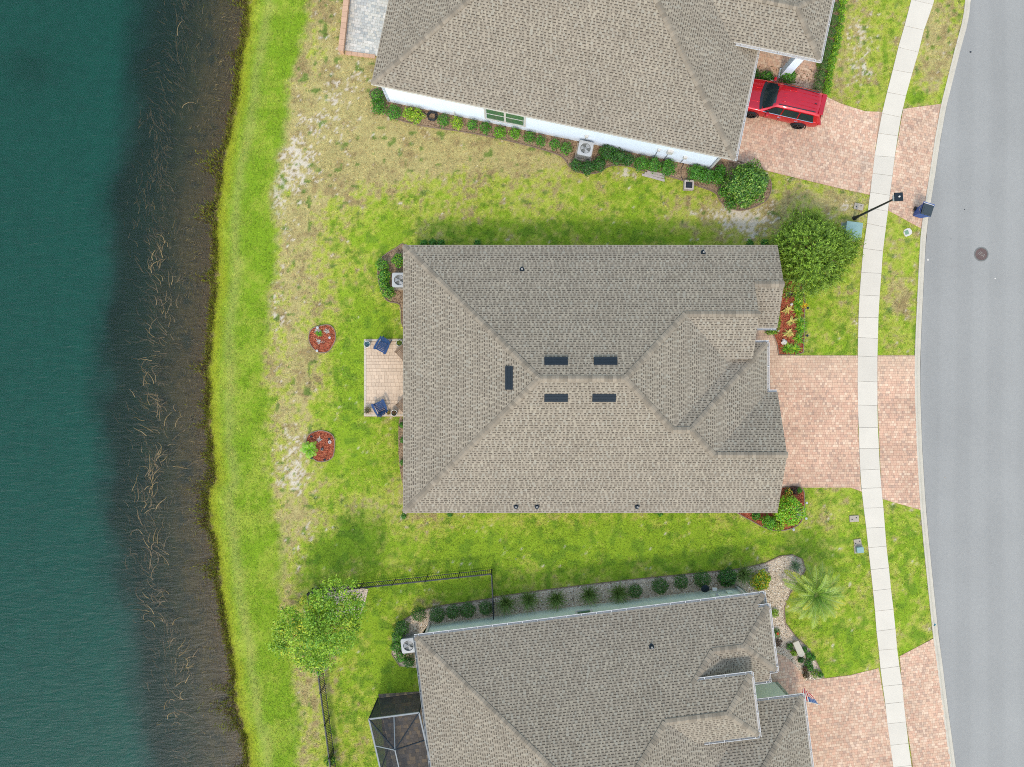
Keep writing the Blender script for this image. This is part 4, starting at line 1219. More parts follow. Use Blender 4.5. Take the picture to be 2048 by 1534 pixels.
# ---------------------------------------------------------------- patio behind the middle house: every paver a block of its own
patio = MB()
pat_poly = PP([(728, 678), (822, 677), (822, 833), (728, 833)])
patio.prism(pat_poly, -.1, .03)
patio = patio.build('patio', M['sand_joint'], kind='structure')
(xa, yb), (xb, ya) = P(729.5, 679.5), P(822, 831.5)
edge_m = pm('pale_patio_edge', A(232, 222, 206), 0.9, 0.05, 3, 0.2, fine=(30, .05), objrand=.05)
r_ = random.Random(4)
y = ya + .10
cache = {}
while y < yb - .1:
    h = r_.choice((.18, .22, .24))
    x = xa + .10
    while x < xb:
        w = r_.choice((.16, .2, .24, .30))
        key = (w, h)
        if key not in cache:
            mm = MB(); mm.prism([(.005, .005), (w - .005, .005), (w - .005, h - .005), (.005, h - .005)], 0, .045); cache[key] = mm.mesh('paver', M['paver_obj'])
        if y + h < yb - .08:
            o = bpy.data.objects.new('paver', cache[key]); o.location = (x, y, r_.uniform(0, .004)); link(o, patio)
        x += w
    y += h
for (p, q, t) in (((xa - .03, ya - .03), (xa - .03, yb + .03), 1), ((xa + .1, ya - .03), (xb, ya - .03), 0), ((xa + .1, yb - .1), (xb, yb - .1), 0)):
    L = (q[1] - p[1]) if t else (q[0] - p[0])
    n = int(L / .3)
    for i in range(n):
        m = MB()
        if t:
            m.prism([(p[0], p[1] + L / n * i + .004), (p[0] + .125, p[1] + L / n * i + .004), (p[0] + .125, p[1] + L / n * (i + 1) - .004), (p[0], p[1] + L / n * (i + 1) - .004)], 0, .055)
        else:
            m.prism([(p[0] + L / n * i + .004, p[1]), (p[0] + L / n * (i + 1) - .004, p[1]), (p[0] + L / n * (i + 1) - .004, p[1] + .125), (p[0] + L / n * i + .004, p[1] + .125)], 0, .055)
        m.build('edge_paver', edge_m, patio)

# ---------------------------------------------------------------- air conditioners
def rrect(w, r, n=5):
    pts = []
    for cx, cy, a0 in ((w - r, w - r, 0), (-w + r, w - r, 90), (-w + r, -w + r, 180), (w - r, -w + r, 270)):
        for i in range(n + 1):
            a = R(a0 + 90 * i / n)
            pts.append((cx + r * math.cos(a), cy + r * math.sin(a)))
    return pts
def ac_unit(px, py, rz, label, s=.43, h=.86):
    t = thing('air_conditioner', label, 'air conditioner', P3(px, py, 0), rz, 'outdoor air conditioning units')
    m = MB(); m.box((0, 0, .04), (2 * s + .16, 2 * s + .16, .08)); m.build('pad', M['plastic_grey'], t)
    m = MB(); m.prism(rrect(s - .02, .10), .08, h - .10); m.build('cabinet', M['ac_side'], t)
    for k in range(9):
        m = MB(); z = .14 + k * .065
        q = rrect(s - .008, .10); n = len(q)
        for i in range(n):
            j = (i + 1) % n
            m.face([(q[i][0], q[i][1], z), (q[j][0], q[j][1], z), (q[j][0], q[j][1], z + .03), (q[i][0], q[i][1], z + .03)])
        m.build('louvre', M['ac_paint'], t)
    m = MB()                                                   # top panel with a round opening
    q = rrect(s, .11, 6); n = len(q); rr = s * .72
    ring = [(rr * math.cos(2 * math.pi * i / n + R(7)), rr * math.sin(2 * math.pi * i / n + R(7))) for i in range(n)]
    for i in range(n):
        j = (i + 1) % n
        m.face([(*q[i], h), (*q[j], h), (*ring[j], h + .015), (*ring[i], h + .015)])
        m.face([(*q[i], h - .11), (*q[j], h - .11), (*q[j], h), (*q[i], h)])
        m.face([(*ring[i], h + .015), (*ring[j], h + .015), (*ring[j], h - .16), (*ring[i], h - .16)])
    top = m.build('top_panel', M['ac_paint'], t)
    m = MB(); m.lathe([(rr + .01, h - .17), (.01, h - .17)], (0, 0, 0), 24, cap=False); m.build('fan_well', M['ac_dark'], t)
    fan = MB(); fan.lathe([(.075, h - .10), (.075, h - .02), (.03, h - .01)], (0, 0, 0), 14)
    fan = fan.build('fan', M['ac_paint'], t)
    for k in range(3):
        m = MB(); a = R(120 * k + 25)
        pts = []
        for i in range(5):
            b = a + R(62) * i / 4
            pts.append((b, .07 + i * .012))
        for i in range(4):
            (b0, l0), (b1, l1) = pts[i], pts[i + 1]
            m.face([(.07 * math.cos(b0), .07 * math.sin(b0), h - .12 + l0), (rr * .93 * math.cos(b0), rr * .93 * math.sin(b0), h - .14 + l0),
                    (rr * .93 * math.cos(b1), rr * .93 * math.sin(b1), h - .14 + l1), (.07 * math.cos(b1), .07 * math.sin(b1), h - .12 + l1)])
        m.build('blade', M['ac_paint'], fan)
    g = MB()
    for k in range(1, 5):
        ra = rr * k / 4.6
        g.tube([(ra * math.cos(R(15 * i)), ra * math.sin(R(15 * i)), h + .014 + .01 * (1 - k / 5)) for i in range(25)], .003, 4, cap=False)
    for k in range(8):
        a = R(45 * k); g.bar((0, 0, h + .022), (rr * math.cos(a), rr * math.sin(a), h + .012), .006, .006)
    g.build('guard', M['ac_side'], t)
    return t
ac_unit(1168, 306, aT, 'grey air conditioner among shrubs beside the white wall of the top house')
ac_unit(803, 564, 0, 'grey air conditioner half under the eave of the middle house')
ac_unit(821, 1281, aB, 'grey air conditioner at the corner of the sage green house')

# ---------------------------------------------------------------- the red car
def car():
    ang = math.atan2(.66, -2.82)                               # heading of the bonnet
    t = thing('car', 'red sport utility car parked on the paver driveway of the white house', 'car', (15.96, 16.72, .035), ang)
    # local axes: +x forward, y left; lower body lofted through cross sections
    st = [(2.50, .55, .42, .70, .66), (2.44, .78, .30, .92, .80), (2.20, .90, .24, 1.00, .88), (1.75, .965, .24, 1.06, .93), (1.15, .985, .26, 1.12, .955), (.3, .99, .26, 1.14, .96), (-.6, .99, .26, 1.16, .96),
          (-1.5, .985, .27, 1.18, .95), (-2.1, .955, .30, 1.18, .92), (-2.42, .90, .36, 1.10, .87), (-2.54, .80, .45, .92, .78)]
    m = MB(); ring = []
    for x, hw, z0, zt_, hs in st:
        bulge = .035
        half_ = [(0, z0), (hw * .8, z0), (hw * .985, z0 + .12), (hw + bulge * .3, z0 + (zt_ - z0) * .45), (hw, z0 + (zt_ - z0) * .72), (hs, zt_ - .03), (hs * .9, zt_ + .008), (hs * .5, zt_ + .03), (0, zt_ + .038)]
        ring.append([(x, y, z) for y, z in half_] + [(x, -y, z) for y, z in half_[-2:0:-1]])
    n = len(ring[0])
    for i in range(len(ring) - 1):
        for j in range(n):
            k = (j + 1) % n
            m.face([ring[i][j], ring[i][k], ring[i + 1][k], ring[i + 1][j]])
    m.face(ring[0][::-1]); m.face(ring[-1])
    me = m.mesh('body', M['car_red'], True)
    b = bmesh.new(); b.from_mesh(me); bmesh.ops.remove_doubles(b, verts=b.verts, dist=1e-5); bmesh.ops.recalc_face_normals(b, faces=b.faces)
    b.to_mesh(me); b.free()
    body = link(bpy.data.objects.new('body', me), t)
    sb = body.modifiers.new('sub', 'SUBSURF'); sb.levels = 2; sb.render_levels = 2
    # cabin: tapered greenhouse
    def sec(x, zr, hr, zb=1.10, hb=.90):
        return [(x, hb, zb), (x, hr + (hb - hr) * .25, zb + (zr - zb) * .78), (x, hr, zr - .03), (x, hr * .8, zr + .0), (x, hr * .4, zr + .022), (x, 0, zr + .03)]
    prof = [(1.14, 1.10, .80, .90), (.80, 1.36, .72, .91), (.52, 1.60, .67, .92), (.36, 1.68, .66, .92), (-.3, 1.74, .67, .93), (-1.2, 1.74, .67, .92), (-1.85, 1.70, .65, .90), (-2.10, 1.66, .64, .88), (-2.3, 1.40, .70, .88), (-2.44, 1.12, .78, .86)]
    m = MB(); rg = []
    for x, zr, hr, hb in prof:
        s_ = sec(x, max(zr, 1.13), hr, 1.10, hb)
        rg.append(s_ + [(p[0], -p[1], p[2]) for p in s_[-2::-1]])
    n = len(rg[0])
    for i in range(len(rg) - 1):
        for j in range(n - 1):
            m.face([rg[i][j], rg[i][j + 1], rg[i + 1][j + 1], rg[i + 1][j]])
    me = m.mesh('cabin', M['car_red'], True)
    b = bmesh.new(); b.from_mesh(me); bmesh.ops.remove_doubles(b, verts=b.verts, dist=1e-5); bmesh.ops.recalc_face_normals(b, faces=b.faces); b.to_mesh(me); b.free()
    link(bpy.data.objects.new('cabin', me), t)
    def glass(name, pts, mat='car_glass', off=(0, 0, .012)):
        g = MB(); g.face([(p[0] + off[0], p[1] + off[1], p[2] + off[2]) for p in pts])
        return g.build(name, M[mat], t)
    def lerp(a, b_, f):
        return tuple(u + (v - u) * f for u, v in zip(a, b_))
    # windscreen in three bent strips
    W = MB()
    def arc(x, z, hw, bow, drop):
        return [(x + bow * (1 - (y / hw) ** 2), y, z - drop * (y / hw) ** 2) for y in np.linspace(-hw, hw, 9)]
    a0, a1 = arc(1.08, 1.165, .80, .10, .03), arc(.47, 1.655, .63, .05, .05)
    for i in range(8):
        W.face([a0[i], a0[i + 1], a1[i + 1], a1[i]])
    W.build('windscreen', M['car_glass'], t, True)
    W = MB()
    b0, b1 = arc(1.22, 1.152, .84, .12, .03), arc(1.06, 1.17, .81, .10, .03)
    for i in range(8):
        W.face([b0[i], b0[i + 1], b1[i + 1], b1[i]])
    W.build('cowl', M['black_metal'], t)
    for s_ in (-1, 1):
        # side glass: three panes a side, pillars between
        for x0, x1, xr0, xr1 in ((.95, -.02, .42, -.04), (-.10, -1.02, -.10, -1.0), (-1.08, -2.02, -1.08, -1.82)):
            y0, y1 = .925, .735
            g = MB(); pts = [(x0, y0 * s_, 1.15), (x1, y0 * s_, 1.16), (xr1, y1 * s_, 1.60), (xr0, y1 * s_, 1.60)]
            g.face([(p[0], p[1] + .014 * s_, p[2] + .01) for p in pts]); g.build('side_window', M['car_glass'], t)
        g = MB(); g.bar((1.0, .952 * s_, 1.145), (-2.0, .945 * s_, 1.17), .02, .03); g.build('chrome_strip', M['chrome'], t)
        g = MB(); g.bar((.34, .60 * s_, 1.745), (-1.85, .57 * s_, 1.765), .05, .045); g.build('roof_rail', M['black_metal'], t, bevel=.012)
        g = MB(); g.box((.72, 1.06 * s_, 1.16), (.16, .22, .15)); g.build('mirror', M['car_red'], t, bevel=.03)
        for hx in (.78, -.06, -1.05):
            g = MB(); g.bar((hx, .997 * s_, 1.08), (hx - .04, 1.004 * s_, .42), .012, .012); g.build('door_seam', M['black_metal'], t)
        for hx in (.05, -.98):
            g = MB(); g.bar((hx, 1.005 * s_, .96), (hx - .2, 1.005 * s_, .96), .03, .035); g.build('door_handle', M['chrome'], t)
        g = MB(); g.box((2.28, .70 * s_, .80), (.30, .38, .14), R(-14 * s_)); g.build('headlight', M['lens_clear'], t, bevel=.03)
        g = MB(); g.box((-2.43, .74 * s_, .98), (.18, .34, .13), R(14 * s_)); g.build('tail_light', M['lens_red'], t, bevel=.03)
        for wx in (1.47, -1.43):
            g = MB(); k = 28
            rr = [(.29, -.13), (.355, -.13), (.372, -.09), (.372, .09), (.355, .12), (.25, .125)]
            for i in range(len(rr) - 1):
                for j in range(k):
                    A0, A1 = 2 * math.pi * j / k, 2 * math.pi * (j + 1) / k
                    (r0, y0), (r1, y1) = rr[i], rr[i + 1]
                    f_ = lambda r, a, y: (wx + r * math.cos(a), (.90 + y) * s_, .372 + r * math.sin(a))
                    g.face([f_(r0, A0, y0), f_(r0, A1, y0), f_(r1, A1, y1), f_(r1, A0, y1)])
            wh = g.build('wheel', M['tyre'], t, True)
            g = MB()
            for j in range(k):
                A0, A1 = 2 * math.pi * j / k, 2 * math.pi * (j + 1) / k
                g.face([(wx, (.90 + .06) * s_, .372), (wx + .26 * math.cos(A0), (.90 + .05) * s_, .372 + .26 * math.sin(A0)), (wx + .26 * math.cos(A1), (.90 + .05) * s_, .372 + .26 * math.sin(A1))])
            for j in range(5):
                a = 2 * math.pi * j / 5
                g.bar((wx, .985 * s_, .372), (wx + .255 * math.cos(a), 1.015 * s_, .372 + .255 * math.sin(a)), .05, .02, up=(0, 1, 0))
            g.build('rim', M['rim'], wh)
            g = MB()                                           # dark wheel arch lip
            arcp = [(wx + .45 * math.cos(a), 1.0 * s_, .40 + .45 * math.sin(a)) for a in np.linspace(R(-8), R(188), 15)]
            g.tube(arcp, .035, 6); g.build('wheel_arch', M['black_metal'], t)
    # rear glass, spoiler, grille, roof ribs, aerial
    glass('rear_window', [(-2.31, .60, 1.44), (-2.31, -.60, 1.44), (-2.455, -.66, 1.17), (-2.455, .66, 1.17)], off=(-.03, 0, .02))
    g = MB(); g.box((-2.17, 0, 1.685), (.26, 1.22, .05)); g.build('spoiler', M['car_red'], t, bevel=.02)
    g = MB(); g.box((2.44, 0, .72), (.12, .9, .26)); g.build('grille', M['black_metal'], t, bevel=.02)
    for y_ in (-.36, -.12, .12, .36):
        g = MB(); g.bar((.22, y_, 1.738), (-1.0, y_, 1.775), .02, .014); g.bar((-1.0, y_, 1.775), (-1.9, y_, 1.745), .02, .014); g.build('roof_rib', M['car_red'], t)
    g = MB(); g.box((-1.75, .10, 1.775), (.12, .05, .05)); g.build('aerial', M['black_metal'], t, bevel=.012)
    for y_ in (-.42, .42):
        g = MB(); g.bar((2.25, y_ * .9, 1.035), (1.3, y_, 1.142), .03, .02); g.build('bonnet_crease', M['car_red'], t)
    g = MB(); g.box((-2.45, 0, .55), (.2, 1.5, .22)); g.build('rear_bumper', M['black_metal'], t, bevel=.04)
    return t
car()

# ---------------------------------------------------------------- wheeled bin, lamp, manhole, utility boxes
def bin_():
    t = thing('wheelie_bin', 'blue wheeled rubbish bin with charcoal lid standing at the kerb', 'bin', P3(1834, 428, 0), R(-17))
    t.location.z = .036
    m = MB()
    lo, hi = [(-.24, -.22), (.24, -.22), (.24, .22), (-.24, .22)], [(-.31, -.31), (.31, -.31), (.31, .31), (-.31, .31)]
    zs = [(lo, .05), (hi, .98), ([(x * 1.06, y * 1.06) for x, y in hi], .98), ([(x * 1.06, y * 1.06) for x, y in hi], 1.02)]
    for (p, z0), (q, z1) in zip(zs[:-1], zs[1:]):
        for i in range(4):
            j = (i + 1) % 4
            m.face([(*p[i], z0), (*p[j], z0), (*q[j], z1), (*q[i], z1)])
    m.face([(*p_, .05) for p_ in lo][::-1])
    m.build('body', M['blue_bin'], t)
    m = MB(); m.prism([(-.30, -.33), (.30, -.33), (.32, .22), (.28, .30), (-.28, .30), (-.32, .22)], 1.025, 1.075); m.build('lid', M['bin_lid'], t, bevel=.02)
    m = MB(); m.prism([(-.22, -.24), (.22, -.24), (.22, .16), (-.22, .16)], 1.076, 1.088); m.build('lid_panel', M['bin_lid'], t)
    m = MB(); m.tube([(-.33, .30, 1.0), (-.33, .40, 1.02), (.33, .40, 1.02), (.33, .30, 1.0)], .02, 8); m.build('handle', M['blue_bin'], t)
    m = MB(); m.bar((-.30, .345, 1.03), (.30, .345, 1.03), .035, .01); m.build('hinge_strip', M['white_plastic'], t)
    for s_ in (-1, 1):
        m = MB(); m.tube([(s_ * .24, .22, .13), (s_ * .31, .22, .13)], .13, 18); m.build('wheel', M['tyre'], t)
    m = MB(); m.face([(-.318, -.12, .75), (-.318, .16, .75), (-.325, .16, .80), (-.325, -.12, .80)]); m.build('sticker', M['white_plastic'], t)
bin_()
def lamp():
    b = P3(1708.5, 436.5, 0)
    t = thing('street_lamp', 'black street lamp post with square head leaning over the sidewalk view', 'street lamp', b)
    t['label'] = 'slim black street lamp post with square lantern head beside the sidewalk'
    m = MB(); m.lathe([(.13, 0), (.13, .08), (.10, .12), (.09, .5), (.075, .55)], (0, 0, .0), 16); m.build('base', M['black_metal'], t)
    m = MB(); m.lathe([(.072, .5), (.06, 2.5), (.048, 4.45)], (0, 0, 0), 14); m.build('post', M['black_metal'], t)
    m = MB()
    m.lathe([(.06, 4.43), (.09, 4.5), (.09, 4.55), (.05, 4.6)], (0, 0, 0), 14); m.build('collar', M['black_metal'], t)
    m = MB(); m.box((0, 0, 4.76), (.30, .30, .30), R(4), taper=1.25); m.build('lantern', M['lens_clear'], t)
    m = MB(); m.box((0, 0, 4.95), (.47, .47, .07), R(4), taper=.92); m.box((0, 0, 4.60), (.30, .30, .03), R(4)); m.build('head', M['dark_metal'], t, bevel=.01)
    m = MB(); m.lathe([(.05, 4.985), (.05, 5.03), (.035, 5.06), (.0, 5.07)], (0, 0, 0), 14); m.build('photocell', M['white_plastic'], t)
lamp()
def manhole():
    t = thing('manhole_cover', 'round rusty manhole cover in the grey street', 'manhole cover', P3(1962.5, 508.5, -.10), R(-36))
    t.location.z = -.10
    m = MB(); m.lathe([(.37, .0), (.37, .012), (.435, .012), (.435, 0)], (0, 0, 0), 40, cap=False); m.build('ring', M['iron_ring'], t)
    m = MB(); m.lathe([(.362, .0), (.362, .010), (0.0, .010)], (0, 0, 0), 40, cap=False); m.build('lid', M['rust'], t)
    for r0, n in ((.31, 24), (.24, 18)):
        for i in range(n):
            a = 2 * math.pi * i / n
            if abs(math.sin(a)) * r0 < .12:
                continue
            m = MB(); m.box((r0 * math.cos(a), r0 * math.sin(a), .013), (.03, .03, .008), a); m.build('stud', M['rust'], t)
    cu = bpy.data.curves.new('lettering', 'FONT'); cu.body = 'JEA'; cu.size = .30; cu.align_x = 'CENTER'; cu.align_y = 'CENTER'; cu.extrude = .006; cu.shear = .25; cu.offset = -.004
    tmp = bpy.data.objects.new('lettering_curve', cu); COL.objects.link(tmp)
    bpy.context.view_layer.update()
    me = bpy.data.meshes.new_from_object(tmp.evaluated_get(bpy.context.evaluated_depsgraph_get()))
    bpy.data.objects.remove(tmp)
    me.materials.clear(); me.materials.append(M['rust_light'])
    o = bpy.data.objects.new('lettering', me); o.location = (0, 0, .014); link(o, t)
manhole()
def meter_lid(px, py, rz, label, s=(.56, .38)):
    t = thing('water_meter_lid', label, 'utility lid', P3(px, py, 0), rz, 'concrete meter lids in the front lawns')
    m = MB(); m.box((0, 0, .03), (s[0], s[1], .10)); m.build('lid', M['plastic_grey'], t, bevel=.015)
    for a, b in ((-.14, -.04), (.12, .06)):
        m = MB(); m.lathe([(.035, .0), (.035, .012), (.0, .012)], (a, b, .076), 12); m.build('hole', M['black_metal'], t)
meter_lid(1716.5, 413.5, R(-12), 'concrete meter lid with two holes by the lamp post')
meter_lid(1707.5, 1037, R(3), 'concrete meter lid with two holes alone in the green lawn below the main driveway')
meter_lid(1714.5, 1084.5, R(8), 'concrete meter lid with two holes touching a pale teal box', (.44, .40))
def utility_box(name, px, py, s, h, rz, label, mat='teal_box'):
    t = thing(name, label, 'utility box', P3(px, py, 0), rz)
    m = MB(); m.box((0, 0, .04), (s[0] + .12, s[1] + .12, .08)); m.build('pad', M['plastic_grey'], t)
    m = MB(); m.box((0, 0, h / 2 + .06), (s[0], s[1], h), taper=.97); m.build('cabinet', M[mat], t, bevel=.02)
    m = MB(); m.box((0, 0, h + .075), (s[0] * 1.02, s[1] * 1.02, .04)); m.build('lid', M[mat], t, bevel=.012)
utility_box('transformer_box', 1697, 465, (.95, .95), .62, R(-7), 'pale teal transformer box partly under the big bright green tree')
utility_box('pedestal', 1716, 1098, (.40, .34), .22, R(6), 'small pale teal utility pedestal beside a meter lid in the lawn')
t = thing('valve_box', 'white ringed valve box with green lid in the grass strip by the kerb', 'utility box', P3(1815, 464.5, 0), R(20))
m = MB(); m.prism([(-.25, -.17), (-.18, -.23), (.02, -.23), (.20, -.16), (.26, -.02), (.20, .17), (.04, .23), (-.18, .2), (-.26, .06)], -.05, .05); m.build('collar', M['white_rock'], t)
m = MB(); m.box((-.08, -.0, .06), (.22, .24, .03)); m.build('lid', M['pale_green_lid'], t, bevel=.01)

# ---------------------------------------------------------------- black aluminium fence
def fence(name, label, runs, gate=None):
    t = thing(name, label, 'fence')
    h = 1.22
    pk = MB(); pk.box((0, 0, h / 2), (.026, .026, h - .10)); pk = pk.mesh('picket', M['black_metal'])
    po = MB(); po.box((0, 0, h / 2 + .03), (.055, .055, h + .06)); po.lathe([(.035, h + .06), (.03, h + .09), (0, h + .10)], (0, 0, 0), 8); po = po.mesh('post', M['black_metal'])
    for a, b, spacing in runs:
        a, b = Vector(a), Vector(b)
        d = b - a; L = d.length; rz = math.atan2(d.y, d.x)
        n = int(round(L / spacing))
        per = 17
        for i in range(n + 1):
            q = a + d * (i / n)
            o = bpy.data.objects.new('post' if i % per == 0 or i == n else 'picket', po if i % per == 0 or i == n else pk)
            o.location = (q.x, q.y, 0); o.rotation_euler = (0, 0, rz); link(o, t)
        for z, w in ((h - .03, .05), (h - .20, .034), (.14, .034)):
            m = MB(); m.bar((a.x, a.y, z), (b.x, b.y, z), w, .03); m.build('rail', M['black_metal'], t)
    return t
cA, cB, cC = P(983, 1138), P(626, 1176), P(676, 1560)
fence('fence', 'long black picket fence round the lawn of the sage green house', [(cA, cB, .115), (cB, cC, .115)])
fence('fence_gate', 'black picket gate between the fence corner and the sage green wall', [(P(984, 1139), P(988, 1224), .115)])

# ---------------------------------------------------------------- chairs and pots on the patio
def adirondack(px, py, face, mat, label, name='adirondack_chair', z=.05, scale=1.0):
    rz = math.atan2(face[1], face[0])
    t = thing(name, label, 'chair', P3(px, py, 0), rz)
    t.location.z = z; t.scale = (scale,) * 3
    mt = M[mat]
    for i in range(6):                                         # seat slats run across, seat dips to the back (+x is front)
        x = .34 - i * .095
        m = MB(); m.box((x, 0, .37 - (i * .022)), (.082, .56, .022)); m.build('seat_slat', mt, t)
    for i in range(6):                                         # fan of back slats
        y = -.24 + i * .096
        m = MB(); top = .98 - abs(i - 2.5) ** 2 * .018
        m.bar((-.20, y * .9, .24), (-.20 - (top - .24) * .42, y * 1.18, top), .085, .02, up=(1, 0, 0.4)); m.build('back_slat', mt, t)
    m = MB(); m.bar((-.36, -.30, .62), (-.36, .30, .62), .06, .025); m.build('back_rail', mt, t)
    for s_ in (-1, 1):
        m = MB(); m.prism([(.42, .27 * s_), (.42, .40 * s_), (.30, .43 * s_), (-.1, .41 * s_), (-.40, .35 * s_), (-.40, .28 * s_)], .56, .582); m.build('arm', mt, t)
        m = MB(); m.bar((.34, .31 * s_, 0), (.34, .31 * s_, .56), .09, .025, up=(0, 1, 0)); m.build('leg', mt, t)
        m = MB(); m.bar((.36, .285 * s_, .34), (-.55, .285 * s_, .04), .025, .11); m.build('leg', mt, t)
    return t
adirondack(768, 692, (-.45, -.89), 'blue_paint', 'blue adirondack chair at the upper edge of the patio', scale=.98)
adirondack(763.5, 815, (-.42, .9), 'blue_paint', 'blue adirondack chair at the lower edge of the patio', scale=.98)
def wood_chair(px, py, face, label):
    rz = math.atan2(face[1], face[0])
    t = thing('wooden_chair', label, 'chair', P3(px, py, 0), rz)
    t.location.z = .05
    mt = M['grey_wood']
    for i in range(7):
        m = MB(); m.box((.28 - i * .085, 0, .42), (.058, .58, .022)); m.build('seat_slat', mt, t)
    for s_ in (-1, 1):
        m = MB(); m.box((0, .33 * s_, .64), (.66, .07, .03)); m.build('arm', mt, t)
        for x in (.30, -.30):
            m = MB(); m.box((x, .33 * s_, .31), (.05, .05, .62)); m.build('leg', mt, t)
        m = MB(); m.box((0, .30 * s_, .395), (.62, .03, .06)); m.build('side_rail', mt, t)
    for i in range(6):
        y = -.25 + i * .10
        m = MB(); m.bar((-.31, y, .44), (-.42, y, .92), .05, .018, up=(1, 0, 0)); m.build('back_slat', mt, t)
    m = MB(); m.bar((-.43, -.32, .93), (-.43, .32, .93), .06, .03); m.build('back_rail', mt, t)
wood_chair(808, 706, (-.72, -.69), 'weathered wooden slat chair by the upper patio corner, half under the eave')
wood_chair(810, 808, (-.72, .69), 'weathered wooden slat chair by the lower patio corner, half under the eave')

# ---------------------------------------------------------------- plants
def leaves(Pc, Nn, size, aspect, cols, r, fold=0.0):
    """one small kite-shaped leaf at every point"""
    n = len(Pc)
    Nn = Nn / np.maximum(np.linalg.norm(Nn, axis=1, keepdims=True), 1e-6)
    t = r.normal(size=(n, 3)); t -= (t * Nn).sum(1, keepdims=True) * Nn
    t /= np.maximum(np.linalg.norm(t, axis=1, keepdims=True), 1e-6)
    s = np.cross(Nn, t)
    L = (size * r.uniform(.65, 1.35, n))[:, None]
    V = np.stack([Pc - t * L * .5, Pc + s * L * aspect * .5 + Nn * L * fold, Pc + t * L * .5, Pc - s * L * aspect * .5 + Nn * L * fold], 1).reshape(-1, 3)
    Fc = np.arange(n * 4).reshape(n, 4)
    C = np.array(cols)[r.integers(0, len(cols), n)] * r.uniform(.7, 1.25, (n, 1))
    return V, Fc, C
def join(parts):
    V, Fc, C, o = [], [], [], 0
    for v, f, c in parts:
        V.append(v); Fc.append(f + o); C.append(c); o += len(v)
    return np.concatenate(V), np.concatenate(Fc), np.concatenate(C)
_sd = [100]
def rs():
    _sd[0] += 1
    return np.random.default_rng(_sd[0])
def dome(r, n, rx, ry, rz, z0, inner=.62, lump=.22):
    d = r.normal(size=(n, 3)); d /= np.linalg.norm(d, axis=1, keepdims=True)
    d[:, 2] = np.where(d[:, 2] < -.25, -d[:, 2], d[:, 2])
    ph = r.uniform(0, 6.28, 6)
    l = 1 + lump * (np.sin(d[:, 0] * 5 + ph[0]) * np.sin(d[:, 1] * 5 + ph[1]) + .6 * np.sin(d[:, 2] * 7 + d[:, 0] * 4 + ph[2]))
    k = r.uniform(inner ** 3, 1, n) ** (1 / 3) * l
    return np.stack([d[:, 0] * rx * k, d[:, 1] * ry * k, z0 + d[:, 2] * rz * k], 1), d
G_DARK = [A(44, 92, 26), A(56, 106, 30), A(36, 78, 24), A(72, 122, 36)]
G_BOX = [A(62, 112, 30), A(50, 98, 26), A(76, 128, 36), A(40, 84, 24)]
G_BRIGHT = [A(104, 168, 30), A(86, 150, 28), A(126, 186, 40), A(70, 130, 26)]
G_YEL = [A(150, 188, 36), A(122, 172, 34), A(170, 196, 48), A(96, 146, 30)]
G_MID = [A(78, 142, 34), A(62, 122, 30), A(98, 160, 42), A(50, 102, 28)]
LK = 1.6      # leaves shade one another: their own colour is a little lighter than the clump looks
def lk(cols):
    return [tuple(min(.8, v * LK) for v in c) for c in cols]
def shrub(px, py, rp, h, cols, label, group, n=420, leaf=.075, asp=.55, mat='leaf', ry=None, name='shrub', cat='shrub', lump=.2, z0=None):
    r = rs()
    rm = rp / 33.0; rym = (ry or rp) / 33.0
    x, y = P(px, py, h * .55)
    t = thing(name, label, cat, (x, y, 0), 0, group)
    z0 = h * .45 if z0 is None else z0
    n = int(2.4 * n * max(.6, (rm * rym) / .22))
    pc, d = dome(r, n, rm, rym, h - z0, z0, .6, lump)
    nn = d * .8 + r.normal(size=d.shape) * .55 + np.array([0, 0, .35])
    V, Fc, C = leaves(pc, nn, np.full(n, leaf), asp, lk(cols), r, .1)
    np_mesh('foliage', V, Fc, C, M[mat], t)
    m = MB()
    for k in range(3):
        a = k * 2.1 + r.uniform(0, 1)
        m.tube([(0, 0, 0), (math.cos(a) * rm * .25, math.sin(a) * rym * .25, h * .35), (math.cos(a) * rm * .5, math.sin(a) * rym * .5, h * .62)], [.03, .02, .008], 5)
    m.build('stem', M['bark'], t)
    return t
ORD = ['first', 'second', 'third', 'fourth', 'fifth', 'sixth', 'seventh', 'eighth', 'ninth', 'tenth', 'eleventh', 'twelfth', 'thirteenth', 'fourteenth', 'fifteenth', 'sixteenth']
